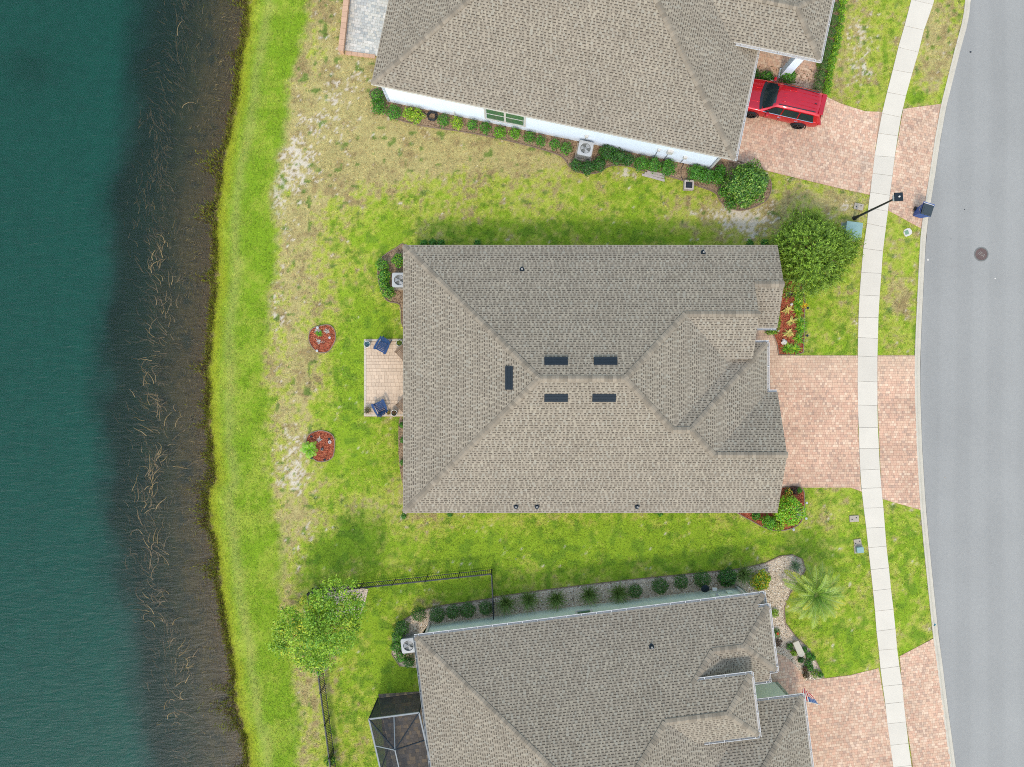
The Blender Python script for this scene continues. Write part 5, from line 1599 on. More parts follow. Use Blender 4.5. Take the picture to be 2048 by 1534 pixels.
# row of shrubs along the white wall
row = [(755, 193, 15, G_MID), (758, 213, 16, G_MID), (788, 225, 16, G_MID), (816, 226, 12, G_YEL), (832, 232, 16, G_YEL), (887, 241, 13, G_MID), (914, 246, 13, G_YEL), (945, 250, 11, G_MID), (971, 256, 13, G_MID), (1000, 265, 13, G_BRIGHT), (1030, 267, 12, G_BRIGHT),
       (1059, 274, 12, G_MID), (1081, 282, 11, G_MID), (1109, 289, 12, G_MID), (1132, 297, 13, G_MID)]
for i, (a, b, c, g) in enumerate(row):
    shrub(a, b, c, .75, g, f'{ORD[i]} from the left of the low green shrubs along the white wall', 'low shrubs along the white wall', n=300, leaf=.085)
blob = [(1153, 331, 13, 'dark shrub at the lower left of the air conditioner by the white wall'), (1175, 336, 15, 'dark shrub directly below the air conditioner by the white wall'), (1198, 330, 15, 'dark shrub at the lower right of the air conditioner by the white wall'),
        (1214, 306, 17, 'tall green shrub right of the air conditioner against the white wall'), (1236, 314, 17, 'second green shrub right of the air conditioner along the white wall'), (1256, 320, 13, 'third green shrub right of the air conditioner along the white wall'),
        (1283, 328, 15, 'green shrub left of the grey board in front of the white wall'), (1308, 330, 15, 'green shrub directly behind the grey board near the white wall'), (1336, 336, 17, 'green shrub right of the grey board near the white wall'),
        (1392, 346, 17, 'green shrub just right of the pale box, nearest the white wall'), (1414, 352, 16, 'green shrub in the middle between the pale box and the glossy bush'), (1438, 356, 15, 'green shrub touching the left side of the glossy bush'),
        (1447, 384, 11, 'small low shrub at the curved bed edge left of the glossy bush'), (1462, 406, 12, 'small low shrub at the bottom of the curved bed below the glossy bush'), (1440, 340, 11, 'dark shrub in the shade at the corner of the white house')]
for i, (a, b, c, l) in enumerate(blob):
    shrub(a, b, c, .85, G_MID if i > 5 else G_DARK, l, 'shrubs in the curved bed of the white house', n=430, leaf=.085, mat='gloss_leaf')
shrub(1494, 368, 43, 2.1, [A(86, 136, 40), A(68, 116, 34), A(112, 160, 54), A(144, 176, 78), A(56, 98, 30)], 'large round glossy bush at the corner of the upper driveway', None, n=330, leaf=.13, mat='gloss_leaf', name='bush', cat='bush', lump=.16)
# hedge of clipped balls and bright low plants by the entry
for i, (a, b) in enumerate([(1666, 15), (1665, 41), (1660, 65), (1655, 89), (1650, 110), (1645, 130), (1640, 152), (1636, 172)]):
    shrub(a, b, 11.5, .8, G_BOX + [A(96, 140, 44)], f'{ORD[i]} clipped ball from the top in the hedge beside the white house entry', 'clipped balls of the entry hedge', n=620, leaf=.05, name='clipped_shrub', lump=.06)
for i, (a, b) in enumerate([(1686, 3), (1684, 20), (1682, 38), (1679, 57), (1676, 75), (1673, 92), (1668, 106), (1664, 121), (1661, 136), (1658, 152), (1656, 168), (1653, 183)]):
    shrub(a, b, 9, .42, G_BRIGHT + G_YEL, f'{ORD[i]} bright lime plant from the top along the outside of the entry hedge', 'lime plants outside the entry hedge', n=360, leaf=.09, asp=.35, name='border_plant', cat='plant')
shrub(1577, 152, 16, .9, G_MID + [A(96, 140, 44)], 'round bush beside the white porch column and the red car', None, n=480, leaf=.09, mat='gloss_leaf')
shrub(1532, 156, 14, .7, G_MID, 'spreading bush between the porch floor and the red car bonnet', None, n=420, leaf=.09)
shrub(1508, 148, 11, .6, G_DARK, 'dark bush against the garage roof edge above the red car', None, n=420, leaf=.08)
# middle house
for a, b, c, l in [(765, 531, 14, 'upper shrub of the column left of the patio side air conditioner'), (769, 552, 13, 'middle shrub directly left of the middle house air conditioner'), (776, 584, 14, 'lower shrub below left of the middle house air conditioner'), (797, 521, 14, 'shrub touching the roof edge above the middle house air conditioner'), (768, 568, 11, 'small shrub between two others left of the middle house air conditioner')]:
    shrub(a, b, c, .8, G_MID + G_YEL[:1], l, 'shrubs round the middle house air conditioner', n=430, leaf=.085, mat='gloss_leaf')
for i, (a, b) in enumerate([(848, 487), (866, 486), (882, 487), (955, 487), (1500, 487), (1530, 486)]):
    shrub(a, b, 8, .5, G_MID, f'{ORD[i]} small shrub from the left at the upper roof edge of the middle house', 'shrubs at the upper wall of the middle house', n=300, leaf=.08)
for i, (a, b) in enumerate([(804, 850), (806, 880), (805, 925), (808, 1032), (900, 1028), (1320, 1027)]):
    shrub(a, b, 6, .4, G_MID, f'{ORD[i]} from the top of the small weeds along the left and lower roof edges', 'weeds at the wall of the middle house', n=240, leaf=.07, name='weed_clump', cat='weed')

# bright feathery tree by the lamp
def feather_tree():
    r = rs()
    h = 4.2
    x, y = P(1630, 500, 2.2)
    t = thing('tree', 'big bright green feathery tree at the corner of the middle house', 'tree', (x, y, 0))
    m = MB(); m.tube([(0, 0, -.1), (.05, .02, .9), (.02, .06, 1.7)], [.13, .10, .08], 8)
    for k in range(9):
        a = k * .7; m.tube([(.02, .05, 1.2 + .06 * k), (math.cos(a) * .7, math.sin(a) * .7, 2.1 + .05 * k), (math.cos(a) * 1.3, math.sin(a) * 1.3, 2.6 + .1 * (k % 3))], [.06, .035, .012], 6)
    m.build('trunk', M['bark'], t)
    n = 3200
    d = r.normal(size=(n, 3)); d /= np.linalg.norm(d, axis=1, keepdims=True); d[:, 2] = np.abs(d[:, 2]) * 1.0 - .18
    ph = r.uniform(0, 6, 4)
    k = r.uniform(.35, 1, n) ** .5 * (1 + .14 * np.sin(d[:, 0] * 4 + ph[0]) + .12 * np.sin(d[:, 1] * 6 + ph[1]))
    base = np.stack([d[:, 0] * 2.25 * k, d[:, 1] * 2.2 * k, 1.6 + d[:, 2] * 2.2 * k], 1)
    sd = d * np.array([1, 1, .6]) + r.normal(size=(n, 3)) * .35 + np.array([0, 0, .35]); sd /= np.linalg.norm(sd, axis=1, keepdims=True)
    L = r.uniform(.28, .6, n)
    parts = []
    nl = 13
    u = np.linspace(.05, 1, nl)
    Pc = (base[:, None] + sd[:, None] * (L[:, None] * u)[..., None]).reshape(-1, 3) + r.normal(size=(n * nl, 3)) * .012
    S = np.repeat(sd, nl, 0)
    side = r.normal(size=S.shape); side -= (side * S).sum(1, keepdims=True) * S; side /= np.linalg.norm(side, axis=1, keepdims=True)
    ax = side * .8 + S * .55; ax /= np.linalg.norm(ax, axis=1, keepdims=True)
    wv = np.cross(ax, S); wv /= np.maximum(np.linalg.norm(wv, axis=1, keepdims=True), 1e-6)
    ln = r.uniform(.09, .17, len(Pc))[:, None]; wd_ = .040
    V = np.stack([Pc, Pc + ax * ln * .5 + wv * wd_ * .5, Pc + ax * ln, Pc + ax * ln * .5 - wv * wd_ * .5], 1).reshape(-1, 3)
    Fc = np.arange(len(Pc) * 4).reshape(-1, 4)
    tip = np.tile(u, n)[:, None]
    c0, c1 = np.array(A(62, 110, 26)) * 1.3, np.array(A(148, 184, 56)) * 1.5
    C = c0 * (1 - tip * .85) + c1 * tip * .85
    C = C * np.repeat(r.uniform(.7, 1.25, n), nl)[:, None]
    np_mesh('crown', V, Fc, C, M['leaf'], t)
feather_tree()

# broad-leaved tree over the fence corner
def broad_tree():
    r = rs()
    x0, y0 = P(648, 1225, 0)
    t = thing('tree', 'leafy tree with yellowing leaves over the fence corner', 'tree', (x0, y0, 0))
    lobes = [(682, 1204, 44, 4.2), (640, 1210, 40, 4.0), (610, 1238, 38, 3.6), (575, 1248, 24, 3.0), (560, 1258, 15, 2.8), (625, 1268, 46, 4.4), (664, 1258, 48, 4.6), (702, 1222, 26, 3.8), (608, 1302, 32, 3.4), (652, 1300, 32, 3.6), (574, 1288, 22, 2.9), (642, 1328, 18, 3.0), (556, 1292, 13, 2.6), (620, 1325, 16, 2.9), (690, 1260, 26, 3.6)]
    m = MB(); m.tube([(0, 0, -.1), (.04, .03, 1.2), (-.03, .0, 2.2)], [.13, .10, .08], 8)
    Pc, Nn, Cc = [], [], []
    for i, (a, b, rp, z) in enumerate(lobes):
        wx, wy = P(a, b, z); wx -= x0; wy -= y0
        m.tube([(-.02, 0, 1.5 + .04 * i), (wx * .5, wy * .5, 1.9 + (z - 2) * .4), (wx * .95, wy * .95, z - .1)], [.055, .035, .01], 6)
        rm = rp / 33.0 * .93
        ncl = int(8 + 24 * rm * rm)
        for c in range(ncl):
            d = r.normal(size=3); d /= np.linalg.norm(d); k = r.uniform(.25, 1.25) ** .6
            cc = np.array([wx, wy, z]) + d * np.array([rm, rm, rm * .7]) * k
            nl = r.integers(30, 56)
            q = r.normal(size=(nl, 3)) * np.array([.15, .15, .09])
            Pc.append(cc + q); Nn.append(r.normal(size=(nl, 3)) * .6 + np.array([0, 0, .9]))
            yel = np.clip((640 - (a + d[0] * rp)) / 90, 0, 1) * .75 + .12
            pal = np.array(lk([A(124, 168, 38), A(98, 146, 34), A(150, 186, 46), A(204, 208, 62), A(176, 198, 52)]))
            pr = np.array([.34, .32, .26, .02, .06]) * (1 - yel) + np.array([.2, .12, .38, .1, .2]) * yel
            ci = r.choice(5, p=pr / pr.sum()); mixp = np.where(r.random(nl) < .7, ci, r.choice(3, nl))
            Cc.append(pal[mixp] * r.uniform(.75, 1.25, (nl, 1)))
    m.build('trunk', M['bark'], t)
    Pc, Nn, Cc = np.concatenate(Pc), np.concatenate(Nn), np.concatenate(Cc)
    V, Fc, _ = leaves(Pc, Nn, np.full(len(Pc), .115), .6, [(.1, .2, .05)], r, .12)
    np_mesh('crown', V, Fc, Cc, M['leaf'], t)
broad_tree()

# flowering shrub with bare twigs at the lower front corner of the middle house
def corner_shrub():
    r = rs()
    t = shrub(1578, 1022, 31, 1.25, [A(116, 186, 28), A(96, 164, 24), A(146, 204, 40), A(170, 196, 44)], 'bright lime shrub with bare grey twigs at the lower front corner of the middle house', None, n=300, leaf=.11, name='bush', cat='bush', lump=.12)
    m = MB()
    for k in range(9):
        a = r.uniform(0, 6.28); L = r.uniform(.4, .75)
        m.tube([(0.1, 0, .4), (math.cos(a) * L * .5, math.sin(a) * L * .5, 1.12), (math.cos(a + .3) * L, math.sin(a + .3) * L, 1.30)], [.02, .014, .006], 5)
    m.build('twig', pm('bare_grey_twigs', A(150, 160, 140), .8, .1, 8), t)
corner_shrub()
shrub(1538, 1044, 14, .8, G_BRIGHT, 'bright shrub below the lower right roof corner of the middle house', None, n=420, leaf=.1)
shrub(1556, 1052, 12, .6, G_YEL, 'lime shrub at the lower tip of the red mulch bed', None, n=420, leaf=.09)
shrub(1512, 1032, 9, .5, G_MID, 'small shrub half under the lower right roof edge of the middle house', None, n=360, leaf=.08)
t = shrub(1576, 984, 8, .45, G_MID, 'low clump of orange yellow flowers at the lower driveway edge', None, n=260, leaf=.06, name='flower_clump', cat='flowers')
m = MB(); r_ = random.Random(3)
for k in range(26):
    a, d_ = r_.uniform(0, 6.28), r_.uniform(0, .22); m.lathe([(.0, 0), (.028, .012), (.0, .02)], (math.cos(a) * d_, math.sin(a) * d_, .43 + r_.uniform(-.03, .05)), 6, cap=False)
m.build('blossom', M['flower_yellow'], t)
shrub(1590, 981, 9, .4, [A(70, 52, 48), A(98, 76, 72), A(50, 40, 38)], 'dark purple leaved clump beside the orange yellow flowers', None, n=300, leaf=.07, name='flower_clump', cat='flowers')
shrub(1598, 981, 6, .5, G_MID, 'small green bush at the right end of the driveway flower bed', None, n=360, leaf=.06)

# arching blades: grasses, bromeliads, palms
def blade_mesh(r, n, L, w, cols, rise=(.3, 1.3), k=4, droop=.9, jitter=.03, tipcol=None):
    a = r.uniform(0, 2 * np.pi, n); el = r.uniform(rise[0], rise[1], n); ln = L * r.uniform(.6, 1.15, n)
    V = np.zeros((n, k + 1, 2, 3)); p = np.stack([r.normal(0, jitter, n), r.normal(0, jitter, n), np.zeros(n)], 1)
    da = r.normal(0, .12, n)
    for j in range(k + 1):
        tw = w * (1 - (j / k) ** 1.6 * .92) * (.7 + .5 * math.sin(math.pi * min(1, j / k + .15)))
        sx = np.stack([-np.sin(a), np.cos(a), np.zeros(n)], 1) * (tw / 2)
        V[:, j, 0] = p + sx; V[:, j, 1] = p - sx
        p = p + np.stack([np.cos(a) * np.cos(el), np.sin(a) * np.cos(el), np.sin(el)], 1) * (ln / k)[:, None]
        el = el - droop / k * r.uniform(.6, 1.3, n); a = a + da / k
    b = np.arange(n)[:, None] * (k + 1) * 2 + np.arange(k)[None] * 2
    Fc = np.stack([b, b + 1, b + 3, b + 2], -1).reshape(-1, 4)
    c = np.array(cols)[r.integers(0, len(cols), n)] * r.uniform(.75, 1.25, (n, 1))
    C = np.repeat(c[:, None], k, 1)
    if tipcol is not None:
        f = np.linspace(0, .9, k)[None, :, None] ** 1.5
        C = C * (1 - f) + np.array(tipcol)[None, None] * f
    return V.reshape(-1, 3), Fc, C.reshape(-1, 3)
def tuft(name, cat, px, py, L, n, w, cols, label, group, rise=(.3, 1.35), droop=.9, mat='leaf', tip=None, h=.3, jitter=.04):
    r = rs()
    t = thing(name, label, cat, (*P(px, py, h * .5), .02), 0, group)
    V, Fc, C = blade_mesh(r, n, L, w, lk(cols), rise, 4, droop, jitter, tip)
    np_mesh('foliage', V, Fc, C, M[mat], t)
    return t
for i, (a, b) in enumerate([(1597, 607), (1597, 622), (1600, 643), (1603, 658), (1598, 677), (1575, 697), (1592, 698), (1596, 591)]):
    tuft('lily_clump', 'plant', a, b, .48, 75, .045, G_BRIGHT + G_YEL, ['strappy lime clump beside the yellow flowers in the front mulch bed', 'second strappy lime clump from the top beside the lawn edge of the front bed', 'strappy lime clump right of the widest yellow bromeliad', 'yellowest strappy clump in the front mulch bed',
         'strappy clump at the right of the white rock', 'strappy lime clump at the lower left tip of the front mulch bed', 'strappy lime clump at the lower right tip of the front mulch bed', 'strappy clump under the feathery tree at the top of the front bed'][i], 'strappy clumps in the front mulch bed', (.15, 1.2), 1.0)
for i, (a, b) in enumerate([(1580, 588), (1577, 618), (1585, 642), (1578, 666)]):
    tuft('bromeliad', 'plant', a, b, .42, 20, .10, [A(82, 62, 52), A(60, 44, 40)] if i == 0 else [A(196, 184, 96), A(150, 150, 70), A(214, 196, 110)],
         ['dark brown bromeliad at the top of the front mulch bed', 'yellow edged bromeliad just below the small white stone', 'widest yellow bromeliad in the middle of the front mulch bed', 'yellow bromeliad nearest the white rock in the front bed'][i], 'bromeliads in the front mulch bed', (.2, .9), .9, 'gloss_leaf')
tuft('flower_clump', 'flowers', 1609, 611, .26, 26, .07, [A(240, 210, 60), A(226, 180, 40)], 'bright yellow flower clump on the lawn edge of the front bed', None, (.4, 1.3), .8)
shrub(1556, 640, 5, .35, G_YEL + G_MID, 'narrow low hedge plant against the front wall of the middle house', None, n=420, leaf=.06, ry=22, name='hedge', cat='hedge')
shrub(1543, 664, 13, .35, G_MID + G_YEL, 'small hedge patch under the white gutter end by the porch path', None, n=420, leaf=.06, ry=6, name='hedge', cat='hedge')
def rock(px, py, s, label, name='white_rock', mat='white_rock'):
    r = rs()
    b = bmesh.new(); bmesh.ops.create_icosphere(b, subdivisions=2, radius=s)
    for v in b.verts:
        v.co *= 1 + r.uniform(-.22, .22); v.co.z *= .6
    me = bpy.data.meshes.new(name); b.to_mesh(me); b.free(); me.materials.append(M[mat])
    o = bpy.data.objects.new(name, me); o.location = (*P(px, py), .05 + s * .3); link(o)
    tag(o, label, 'rock')
rock(1567, 684, .17, 'white rock in the red mulch beside the porch path')
rock(1582, 609, .09, 'small white stone among the bromeliads in the front mulch bed')
rock(1538 + 18, 662, .06, 'small white stone at the gutter end by the porch path')
def solar_light(px, py, label, mat='dark_metal'):
    t = thing('garden_light', label, 'garden light', P3(px, py, 0), 0, 'small solar garden lights')
    m = MB(); m.tube([(0, 0, 0), (0, 0, .28)], .015, 6); m.build('stake', M['black_metal'], t)
    m = MB(); m.lathe([(.045, .26), (.05, .32), (.075, .33), (.075, .345), (0, .36)], (0, 0, 0), 12); m.build('cap', M[mat], t)
for a, b, l, mt in [(1611, 617, 'dark garden light below the yellow flowers at the lawn edge', 'dark_metal'), (1610, 672, 'dark garden light at the lawn edge near the white rock', 'dark_metal'), (1609, 1004, 'pale garden light right of the lime corner bush, upper one', 'ac_paint'), (1608, 1035, 'pale garden light right of the lime corner bush, lower one', 'ac_paint'),
                 (1583, 1057, 'pale garden light at the lower tip of the lime corner bush', 'ac_paint'), (638, 656, 'pale garden light at the top of the upper round mulch bed', 'ac_paint'), (662, 676, 'pale garden light at the right of the upper round mulch bed', 'ac_paint'), (637, 702, 'pale garden light at the bottom of the upper round mulch bed', 'ac_paint'),
                 (626, 872, 'dark garden light at the top left of the lower round mulch bed', 'dark_metal'), (661, 877, 'dark garden light at the top right of the lower round mulch bed', 'dark_metal'), (652, 918, 'dark garden light at the bottom of the lower round mulch bed', 'dark_metal'), (626, 915, 'dark garden light at the bottom left of the lower round mulch bed', 'dark_metal')]:
    solar_light(a, b, l, mt)
t = thing('bowl', 'small white bowl with dark holes in the lower round mulch bed', 'bowl', P3(660, 884, 0))
m = MB(); m.lathe([(.06, .02), (.10, .06), (.10, .075), (.085, .075), (.05, .04)], (0, 0, 0), 16); m.build('dish', M['white_plastic'], t)
m = MB(); m.lathe([(.03, .05), (0, .055)], (-.03, -.01, 0), 10); m.build('content', M['black_metal'], t)
t = thing('lantern', 'small grey box lantern in the middle of the lower round mulch bed', 'lantern', P3(645, 898, 0))
m = MB(); m.box((0, 0, .10), (.15, .17, .20), taper=.85); m.build('housing', M['ac_side'], t, bevel=.01)
m = MB(); m.box((0, .01, .205), (.08, .09, .02)); m.build('panel', M['black_metal'], t)
for i, (a, b, l) in enumerate([(653, 662, 'largest silver succulent in the upper round mulch bed'), (634, 660, 'silver succulent above the small green plant in the upper round bed'), (637, 683, 'silver succulent in the middle of the upper round mulch bed'), (645, 684, 'tiny brown succulent in the middle of the upper round mulch bed'), (638, 879, 'silver succulent in the lower round mulch bed')]):
    tuft('succulent', 'plant', a, b, .19 if i != 3 else .13, 34, .045, [A(190, 186, 180), A(160, 158, 156), A(212, 206, 200)] if i != 3 else [A(150, 110, 96), A(190, 150, 130)], l, 'silver succulents in the round mulch beds', (.2, 1.2), .5)
tuft('small_palm', 'plant', 637, 667, .30, 60, .035, G_BRIGHT, 'small bright green palm seedling in the upper round mulch bed', None, (.3, 1.2), 1.1)

def palm(name, px, py, ht, nf, L, cols, tipc, label, seed, leaflet=.30, per=34, trunk=.16, rise=(.15, 1.25), wl=.028):
    r = np.random.default_rng(seed)
    t = thing(name, label, 'palm', P3(px, py, 0))
    x0, y0 = P(px, py, ht); bx, by = P(px, py, ht)
    t.location = (bx, by, 0)
    m = MB()
    if trunk:
        m.tube([(0, 0, -.1), (0, 0, ht * .5), (0, 0, ht)], [trunk * 1.2, trunk, trunk * .9], 10)
        for k in range(14):
            a = k * 2.4; z = ht * (.1 + .9 * k / 14)
            m.bar((math.cos(a) * trunk * .8, math.sin(a) * trunk * .8, z), (math.cos(a) * trunk * 1.5, math.sin(a) * trunk * 1.5, z + .12), .07, .03)
        m.build('trunk', M['bark'], t)
    for f in range(nf):
        a = 2.399 * f + r.normal(0, .12); el = rise[0] + (rise[1] - rise[0]) * (f / nf) ** .9 + r.normal(0, .06)
        ln = L * r.uniform(.82, 1.1) * (1 - .25 * (f / nf))
        k = 14
        p = np.array([0, 0, ht]); pts = [p]; dirs = []
        e = el
        for j in range(k):
            d = np.array([math.cos(a) * math.cos(e), math.sin(a) * math.cos(e), math.sin(e)])
            p = p + d * ln / k; pts.append(p); dirs.append(d)
            e -= (1.35 / k) * (.5 + j / k)
        dirs.append(dirs[-1])
        pts, dirs = np.array(pts), np.array(dirs)
        u = np.linspace(.12, 1, per); ii = u * k
        i0 = np.minimum(ii.astype(int), k - 1); fr = (ii - i0)[:, None]
        pp_ = pts[i0] * (1 - fr) + pts[i0 + 1] * fr; dd = dirs[i0]
        sv = np.cross(dd, np.array([0, 0, 1.0])); sv /= np.linalg.norm(sv, axis=1, keepdims=True); upv = np.cross(sv, dd)
        V, Fc, C = [], [], []
        o = 0
        mixy = (r.random() < .4)
        for s_ in (-1, 1):
            ll = leaflet * np.sin(np.pi * np.clip(u * .85 + .12, 0, 1)) ** .7 * r.uniform(.85, 1.15, per)
            ax = sv * s_ * .72 + dd * .62 + upv * .22 + r.normal(0, .05, (per, 3)); ax /= np.linalg.norm(ax, axis=1, keepdims=True)
            q0 = pp_; q2 = pp_ + ax * ll[:, None] - np.array([0, 0, 1]) * (ll * .22)[:, None]; q1 = pp_ + ax * (ll * .5)[:, None]
            wd_ = dd * wl * .5
            V.append(np.stack([q0, q1 + wd_, q2, q1 - wd_], 1).reshape(-1, 3)); Fc.append(np.arange(per * 4).reshape(per, 4) + o); o += per * 4
            c = np.array(lk(cols))[r.integers(0, len(cols), per)] * r.uniform(.8, 1.2, (per, 1))
            ft = (u ** 2 * (.75 if mixy else .35))[:, None]
            C.append(c * (1 - ft) + np.array(lk([tipc])[0])[None] * ft)
        # midrib strip
        w_ = .02
        rib = np.stack([pts + np.cross(dirs, [0, 0, 1.0]) * w_, pts - np.cross(dirs, [0, 0, 1.0]) * w_], 1).reshape(-1, 3)
        V.append(rib); b = np.arange(k) * 2
        Fc.append(np.stack([b, b + 1, b + 3, b + 2], -1) + o); C.append(np.tile(np.array(lk([A(150, 176, 96)])[0]), (k, 1)))
        np_mesh('frond', np.concatenate(V), np.concatenate(Fc), np.concatenate(C), M['leaf'], t)
    return t
palm('palm_tree', 1629, 1187, 1.9, 36, 2.2, [A(122, 164, 60), A(102, 150, 52), A(136, 172, 68), A(86, 134, 44)], A(214, 200, 60), 'feathery date palm in the front lawn of the sage green house', 21, .36, 42, wl=.044, rise=(.02, 1.25))
palm('small_palm', 619, 899, .35, 16, .62, [A(120, 190, 26), A(100, 174, 22), A(146, 204, 40)], A(160, 200, 50), 'small bright lime palm at the left of the lower round mulch bed', 22, .20, 22, 0, (.2, 1.2), .022)

# row in the gravel bed of the sage green house
for i, (a, b, rp) in enumerate([(838, 1228, 14), (874, 1229, 15), (906, 1223, 13.5), (935, 1220, 15), (972, 1216, 13.5)]):
    shrub(a, b, rp * 1.12, .95, G_BOX, f'{ORD[i]} dark clipped bush from the left inside the fence of the sage green house', 'dark bushes inside the fence', n=900, leaf=.05, name='clipped_shrub', lump=.07)
for i, (a, b, rp) in enumerate([(1270, 1182, 13), (1320, 1172, 15.5), (1362, 1164, 13.5), (1404, 1158, 16), (1455, 1155, 17.5)]):
    shrub(a, b, rp * 1.12, 1.0, G_BOX if i < 4 else G_DARK, f'{ORD[i]} dark rounded bush from the left in the open gravel row', 'dark bushes in the open gravel row', n=900 if i < 4 else 500, leaf=.05 if i < 4 else .09, name='clipped_shrub', lump=.07, mat='leaf' if i < 4 else 'gloss_leaf')
for i, (a, b) in enumerate([(1012, 1206), (1057, 1199), (1113, 1198), (1178, 1189), (1237, 1186), (1487, 1148)]):
    tuft('grass_clump', 'grass clump', a, b, 1.1, 280, .022, [A(110, 140, 66), A(92, 124, 56), A(128, 152, 84)], f'{ORD[i]} arching grass clump from the left in the gravel row', 'arching grass clumps in the gravel row', (.7, 1.5), .9, h=.5, jitter=.08)
tuft('yucca', 'plant', 1592, 1132, .55, 60, .04, [A(120, 146, 110), A(98, 128, 92)], 'grey green spiky plant in the top gravel corner near the palm', None, (.1, 1.2), .6)
shrub(1522, 1161, 19, 1.0, [A(196, 190, 30), A(150, 180, 34), A(110, 166, 34), A(226, 200, 40), A(86, 146, 30)], 'yellow and green croton bush at the corner of the sage green house', None, n=430, leaf=.14, asp=.4, mat='gloss_leaf', name='bush', cat='bush')
for i, (a, b, rp, c, l) in enumerate([(803, 1255, 16, G_BOX, 'rounded hedge bush at the upper left corner of the sage house'), (795, 1272, 13, G_YEL[3:] + G_MID, 'hedge bush left of the sage house air conditioner, upper one'), (793, 1292, 13, G_MID, 'hedge bush left of the sage house air conditioner, lower one'), (803, 1312, 13, G_MID, 'hedge bush below left of the sage house air conditioner'), (819, 1323, 12, G_BOX, 'hedge bush below the sage house air conditioner at the roof edge')]):
    shrub(a, b, rp, .9, c, l, 'hedge round the sage house air conditioner', n=600, leaf=.07, name='hedge_bush')
small = [(1550, 1226, 9, G_YEL, 'yellow tufted plant at the corner gutter of the sage house front bed'), (1552, 1266, 9, G_MID, 'leafy plant with a red flower at the sage house gutter'), (1556, 1286, 9, [A(96, 76, 60), A(70, 56, 46)], 'brown dry plant at the sage house gutter'), (1580, 1293, 7, G_MID, 'small plant left of the stone bench'), (1609, 1299, 6, G_MID, 'small plant right of the stone bench'),
         (1588, 1306, 6, G_YEL, 'small plant at the lower left of the stone bench'), (1602, 1320, 6, G_DARK, 'dark tuft just below the stone bench'), (1617, 1310, 6, G_MID, 'small green tuft right below the stone bench near the edging'), (1626, 1315, 6, G_MID, 'small green tuft touching the edging right of the stone bench'), (1617, 1325, 9, G_DARK + G_MID, 'widest dark tuft in the middle of the front gravel bed'),
         (1620, 1336, 7, G_MID, 'green tuft below the widest dark tuft'), (1611, 1338, 6, [A(110, 84, 60), A(84, 70, 48)], 'brown tuft left of the lowest green tufts'), (1612, 1350, 7, [A(96, 84, 50), A(80, 70, 44)], 'brown tuft at the lower left end of the gravel bed'), (1631, 1347, 10, G_DARK + G_YEL, 'largest tuft at the lower end of the gravel bed'), (1641, 1350, 6, G_MID, 'last green tuft at the lower right end of the gravel bed')]
for a, b, rp, c, l in small:
    shrub(a, b, rp, .3, c, l, 'small plants in the front gravel bed', n=300, leaf=.06, name='small_plant', cat='plant')
t = thing('flower', 'single red orange flower at the sage house gutter', 'flower', (*P(1556, 1268, .4), .36))
m = MB()
for k in range(6):
    a = k * 1.047; m.face([(0, 0, 0), (.07 * math.cos(a - .4), .07 * math.sin(a - .4), .02), (.10 * math.cos(a), .10 * math.sin(a), .0), (.07 * math.cos(a + .4), .07 * math.sin(a + .4), .02)])
m.build('petals', M['flower_red'], t); m = MB(); m.tube([(0, 0, -.34), (0, 0, 0)], .008, 5); m.build('stalk', M['bark'], t)
shrub(661, 1519, 11, .9, G_YEL + G_BOX, 'small yellow green bush on the fence at the bottom edge', None, n=500, leaf=.09)
# pots on the patio
def pot(px, py, r0, h, label, mat, cols, kind='tuft', L=.22, n=50, w=.03):
    t = thing('potted_plant', label, 'potted plant', P3(px, py, 0), 0, 'potted plants on the patio')
    t.location.z = .05
    m = MB(); m.lathe([(r0 * .72, 0), (r0, h), (r0, h + .02), (r0 * .84, h + .02), (r0 * .82, h - .05)], (0, 0, 0), 24, cap=False); m.build('pot', M[mat], t, True)
    m = MB(); m.lathe([(r0 * .84, h - .05), (0, h - .045)], (0, 0, 0), 24, cap=False); m.build('soil', M['soil'], t)
    r = rs()
    V, Fc, C = blade_mesh(r, n, L, w, lk(cols), (.3, 1.4), 4, .8, r0 * .4)
    V[:, 2] += h - .05
    np_mesh('foliage', V, Fc, C, M['leaf'], t)
pot(737, 689, .20, .36, 'white pot with blue green succulents at the upper left patio corner', 'white_plastic', [A(84, 128, 140), A(120, 160, 170), A(60, 100, 120)], L=.16, n=70)
pot(801, 686.5, .20, .36, 'white pot with green plant at the upper right of the patio', 'white_plastic', [A(130, 150, 50), A(100, 126, 40), A(80, 104, 36)], L=.17, n=80)
pot(790.5, 825.5, .20, .36, 'white pot with brown plant at the lower right of the patio', 'white_plastic', [A(150, 100, 70), A(100, 84, 60), A(84, 110, 60)], L=.14, n=40)
pot(737, 820.5, .15, .26, 'wide spiky grey green potted plant at the lower left patio corner', 'terracotta', [A(110, 112, 84), A(90, 92, 68), A(134, 130, 100)], L=.30, n=170, w=.02)
pot(778.5, 825.5, .09, .18, 'small pot of yellow green leaves beside the lower blue chair', 'terracotta', [A(150, 140, 50), A(110, 110, 40)], L=.16, n=60)

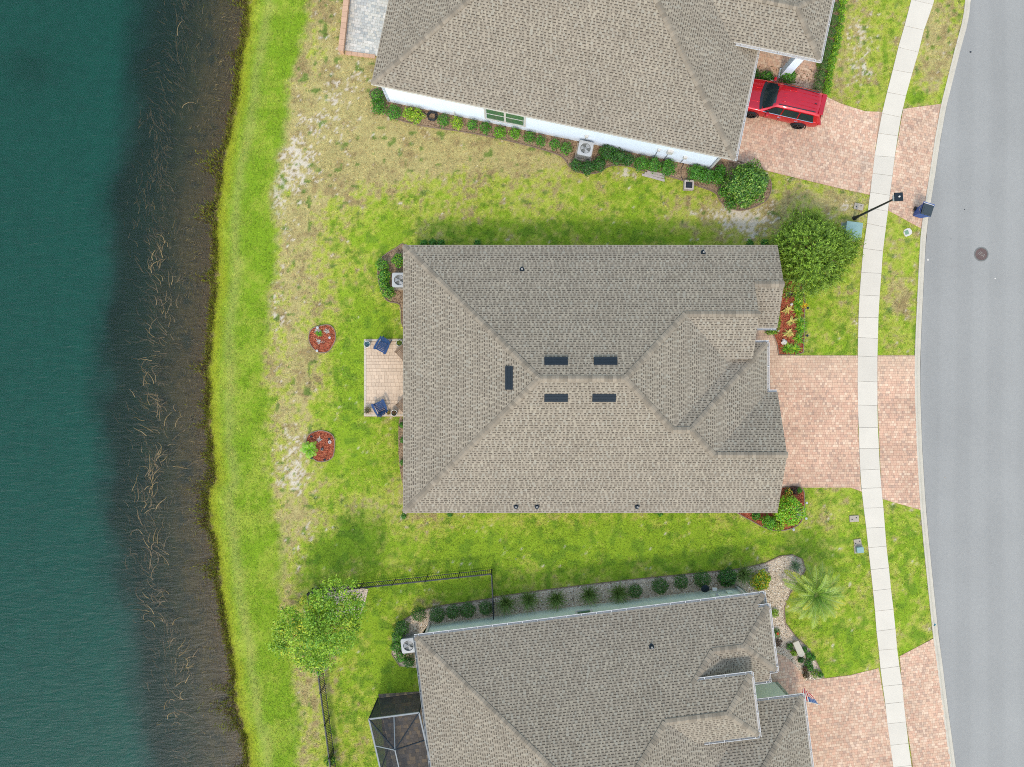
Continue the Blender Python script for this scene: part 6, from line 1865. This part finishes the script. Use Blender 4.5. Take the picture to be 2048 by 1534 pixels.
# ---------------------------------------------------------------- small things
def flag():
    p_in, p_tip = Vector(P3(1604, 1400.5, 2.45)), Vector(P3(1639, 1409, 2.95))
    t = thing('flag', 'american flag hanging from a white pole at the garage corner of the sage house', 'flag', tuple(p_in))
    d = (p_tip - p_in); L = d.length; dn = d.normalized()
    m = MB(); m.tube([(0, 0, 0), tuple(d)], .014, 8); m.lathe([(0, -.02), (.025, 0), (0, .03)], tuple(d), 8, cap=False); m.build('pole', M['white_plastic'], t)
    m = MB(); nu, nv = 26, 40
    hoist, fly = .92, 1.30
    E0, E1 = Vector(P3(1619, 1386, 1.85)) - p_in, Vector(P3(1606, 1375, 1.75)) - p_in
    def pt(i, j):
        s = i / nu; f = j / nv                                  # s: 0 at the tip of the pole, 1 towards the wall; f: down the fly
        top = d - dn * (.05 + hoist * s)
        E = E0.lerp(E1, s)
        q = top.lerp(E, f)
        wv = .035 * f * math.sin(s * 15 + f * 3)
        return (q.x + wv * .4, q.y + wv, q.z)
    RED, WHT, BLU = A(196, 30, 56, 1.8), A(246, 244, 244, 1.6), A(40, 88, 164, 1.8)
    for i in range(nu):
        for j in range(nv):
            c = RED if (i // 2) % 2 == 0 else WHT
            if i < 14 and j < nv * .42:
                c = BLU
                if (i % 2 == 1) and (j % 3 == 1) and 0 < i < 13:
                    c = WHT
            m.face([pt(i, j), pt(i + 1, j), pt(i + 1, j + 1), pt(i, j + 1)], c)
    m.build('cloth', M['flag'], t)
flag()
def dish():
    t = thing('satellite_dish', 'dark round satellite dish with white feed box on the sage green wall', 'satellite dish', (*P(1414, 1184, 0), 0))
    x, y = P(1411, 1178, 1.15)
    t.location = (x, y, 0)
    m = MB(); m.tube([(0, -.12, 0), (0, -.12, 1.05)], .03, 8); m.build('mast', M['black_metal'], t)
    m = MB()
    for i in range(5):
        for j in range(24):
            r0, r1 = .25 * i / 5, .25 * (i + 1) / 5; a0, a1 = 2 * math.pi * j / 24, 2 * math.pi * (j + 1) / 24
            f_ = lambda r, a: (r * math.cos(a), r * math.sin(a) * .96, 1.15 - .9 * r * r + .28 * r * math.sin(a))
            m.face([f_(r0, a0), f_(r0, a1), f_(r1, a1), f_(r1, a0)])
    m.build('reflector', M['dark_metal'], t, True)
    m = MB(); m.bar((.1, -.1, 1.0), (.5, -.02, 1.2), .03, .03); m.build('arm', M['black_metal'], t)
    m = MB(); m.box((.52, 0, 1.22), (.27, .2, .14)); m.build('feed_box', M['white_plastic'], t, bevel=.03)
dish()
t = thing('storage_box', 'square pale box with dark sunken top on the lawn edge below the white wall', 'box', P3(1375.5, 372.5, 0), R(-3))
m = MB()
for x, y, sx, sy in ((-.24, 0, .08, .56), (.24, 0, .08, .56), (0, -.235, .40, .09), (0, .235, .40, .09)):
    m.box((x, y, .17), (sx, sy, .34))
m.build('rim', M['old_wood'], t)
m = MB(); m.box((0, 0, .13), (.40, .38, .22)); m.build('sunken_top', M['black_metal'], t)
m = MB(); m.tube([P3(1369, 367, .05), P3(1362, 352, .04), P3(1362, 338, .04), P3(1370, 322, .05), P3(1372, 318, .3)], .02, 6)
tag(m.build('cable', M['rubber'], smooth=True), 'thin black cable running from the white wall to the pale box', 'cable')
t = thing('board', 'bleached wooden board lying at the bed edge below the white wall', 'board', P3(1309, 351, 0), R(-13))
for k in range(3):
    m = MB(); m.box((.04 * k - .05, -.16 + k * .14, .06 + .02 * k), (1.42 - .18 * k, .13, .05), R(2 * k - 2)); m.build('plank', M['old_wood'], t)
t = thing('garden_hose', 'black coiled garden hose lying between shrubs at the white wall', 'hose', P3(865, 234, 0))
m = MB()
m.tube([((.27 + .05 * math.sin(i * .9)) * math.cos(i * .35) + .03 * math.sin(i * .21), (.24 + .05 * math.cos(i * 1.3)) * math.sin(i * .35), .06 + .002 * i) for i in range(100)], .022, 6)
m.build('coil', M['rubber'], t, True)
m = MB(); m.tube([(-.3, .1, .06), (-.55, .28, .05), (-.7, .3, .05)], .02, 6); m.build('tail', M['rubber'], t, True)
t = thing('stone_bench', 'pale stone slab bench in the front gravel bed of the sage house', 'bench', P3(1597, 1297, .3), R(-66))
t.location.z = .02
m = MB(); m.prism([(-.48, -.19), (.38, -.20), (.50, -.06), (.48, .14), (.36, .20), (-.48, .17)], .30, .38); m.build('slab_top', M['stone_slab'], t, bevel=.012)
for x in (-.3, .28):
    m = MB(); m.box((x, 0, .15), (.13, .28, .30)); m.build('leg', M['stone_slab'], t)
for a, b, mt, l in ((1864, 1249, pm('blue_marker', A(80, 180, 220), .6), 'tiny blue marker flag at the kerb'), (679, 1350, pm('red_marker', A(230, 90, 70), .6), 'tiny red marker flag in the lawn below the leafy tree')):
    t = thing('marker_flag', l, 'marker flag', P3(a, b, 0), R(60))
    m = MB(); m.tube([(0, 0, 0), (0, 0, .3)], .006, 5); m.build('wire', M['ac_side'], t)
    m = MB(); m.face([(0, 0, .3), (.13, 0, .29), (.13, .05, .20), (0, 0, .2)]); m.build('pennant', mt, t)
# litter and stains on the street
for i, (a, b, s, c) in enumerate([(1941, 104, .07, 'black_metal'), (1902, 478, .03, 'black_metal'), (1929, 419, .035, 'black_metal'), (1990, 557, .05, 'white_rock'), (1856, 519, .07, 'white_rock'), (1890, 955, .04, 'plastic_grey')]):
    r = rs()
    b_ = bmesh.new(); bmesh.ops.create_icosphere(b_, subdivisions=1, radius=s)
    for v in b_.verts:
        v.co *= 1 + r.uniform(-.3, .3); v.co.z *= .25
    me = bpy.data.meshes.new('pebble'); b_.to_mesh(me); b_.free(); me.materials.append(M[c])
    o = bpy.data.objects.new('pebble', me); o.location = (*P(a, b, -.1), -.095); link(o)
    tag(o, ['dark speck of dirt near the top of the street', 'tiny dark speck left of the manhole cover, upper of two by the bin', 'tiny dark speck between the bin and the manhole cover', 'white speck below right of the manhole cover', 'pale smear stone at the kerb beside the grass strip', 'pale speck on the street beside the main driveway'][i], 'speck')

# ---------------------------------------------------------------- lawn: short grass over the whole green (uncountable)
LAWN_OUT = [PP(p) for p in (
    [(1490, 711), (1723, 711), (1726, 985), (1700, 975), (1490, 975)], [(1490, 640), (1536, 650), (1546, 668), (1556, 711), (1490, 720)],
    [(1440, 322), (1480, 322), (1555, 347), (1680, 377), (1720, 385), (1740, 390), (1764, 224), (1730, 223), (1680, 207), (1650, 196), (1640, 90), (1480, 90)],
    [(1600, 1362), (1700, 1350), (1760, 1336), (1805, 1625), (1500, 1625), (1500, 1310), (1548, 1304), (1590, 1330)],
    [(1754, 711), (1829, 711), (1841, 1020), (1763, 998)], [(1806, 218), (1882, 208), (1842, 457), (1774, 421)], [(1799, 1312), (1866, 1277), (1914, 1625), (1840, 1625)],
    [(728, 678), (822, 678), (822, 833), (728, 833)], [(757, 1388), (905, 1380), (905, 1620), (783, 1620)], [(680, 102), (700, -80), (810, -80), (800, 125)])]
LAWN_OUT += BEDPOLYS
LAWN_OUT += [[P(*p) for p in SL] + [P(*p) for p in SR[::-1]]]
LAWN_OUT += [[(xW + .4, yS + .3), (14.6, yS + .3), (14.6, yN - .3), (xW + .4, yN - .3)], [WT(.3, .2), WT(20.5, .2), WT(24, 6), WT(24, 15), WT(.3, 15)], W_([(.3, .3), (19.5, .3), (21, 6), (21, 14), (.3, 14)])]
def lawn(n, seed, size, w, h):
    r = np.random.default_rng(seed)
    x = r.uniform(-20.5, 28.5, n); y = r.uniform(-24.5, 24.5, n)
    px, py = 1024 + x * FPX / CAM_H, 767 - y * FPX / CAM_H
    ok = (px - np.interp(py, SHY, SHX) > -4) & (px < np.interp(py, KY, KX) - 1)
    for p in LAWN_OUT:
        ok &= ~in_poly(p, x, y)
    x, y, px, py = x[ok], y[ok], px[ok], py[ok]
    c, S = cover(px, py, x, y)
    ok = r.random(len(x)) > S * .93
    x, y, px, py, c = x[ok], y[ok], px[ok], py[ok], c[ok]
    n = len(x)
    ds_ = (px - np.interp(py, SHY, SHX)) / 33.0 + (fbm(x * 1.3, y * 1.3, 61) - .5) * .55
    z = np.where(ds_ > 0, -0.42 * sstep(1.6, -.1, ds_), -.45)
    a = r.uniform(0, 2 * np.pi, n); L = size * r.uniform(.5, 1.5, n); ww = w * r.uniform(.6, 1.4, n); hh = h * r.uniform(.4, 1.4, n)
    V = np.zeros((n, 3, 3))
    V[:, 0] = np.stack([x - np.sin(a) * ww / 2, y + np.cos(a) * ww / 2, z + .004], 1)
    V[:, 1] = np.stack([x + np.sin(a) * ww / 2, y - np.cos(a) * ww / 2, z + .004], 1)
    V[:, 2] = np.stack([x + np.cos(a) * L, y + np.sin(a) * L, z + hh], 1)
    C = c * r.uniform(.68, 1.45, (n, 1)) * (.74 + .52 * vnoise(x * 8.5, y * 8.5, 77))[:, None] * 1.32
    C[:, 0] *= r.uniform(.88, 1.14, n)
    return V.reshape(-1, 3), np.arange(n * 3).reshape(n, 3), C
V, Fc, C = lawn(620000, 31, .085, .034, .045)
g_ = np_mesh('lawn_grass', V, Fc, C, M['blade'], None, 'stuff')
tag(g_, 'short patchy green and straw coloured grass of the lawns', 'grass')
# rank growth along the water's edge
r = np.random.default_rng(33)
n = 16000
yy = r.uniform(-60, 1600, n); lob = fbm(yy / 42.0, yy * 0 + 3.3, 5, 3); xx = np.interp(yy, SHY, SHX) + r.normal(3, 5, n) - np.abs(r.normal(0, 1, n)) * 30 * sstep(.5, .78, lob)
x, y = (xx - 1024) * CAM_H / FPX, (767 - yy) * CAM_H / FPX
a = r.uniform(0, 6.28, n); L = r.uniform(.08, .24, n)
V = np.zeros((n, 3, 3)); z = np.full(n, -.44)
V[:, 0] = np.stack([x - np.sin(a) * .02, y + np.cos(a) * .02, z], 1); V[:, 1] = np.stack([x + np.sin(a) * .02, y - np.cos(a) * .02, z], 1)
V[:, 2] = np.stack([x + np.cos(a) * L * .7, y + np.sin(a) * L * .7, z + L * .6 + .1], 1)
pal = np.array([A(150, 160, 40), A(176, 178, 60), A(120, 104, 50), A(96, 80, 48), A(130, 150, 36)])
e_ = np_mesh('shore_grass', V.reshape(-1, 3), np.arange(n * 3).reshape(n, 3), pal[r.integers(0, 5, n)] * r.uniform(.7, 1.2, (n, 1)), M['blade'], None, 'stuff')
tag(e_, 'ragged yellow brown grass along the edge of the pond', 'grass')
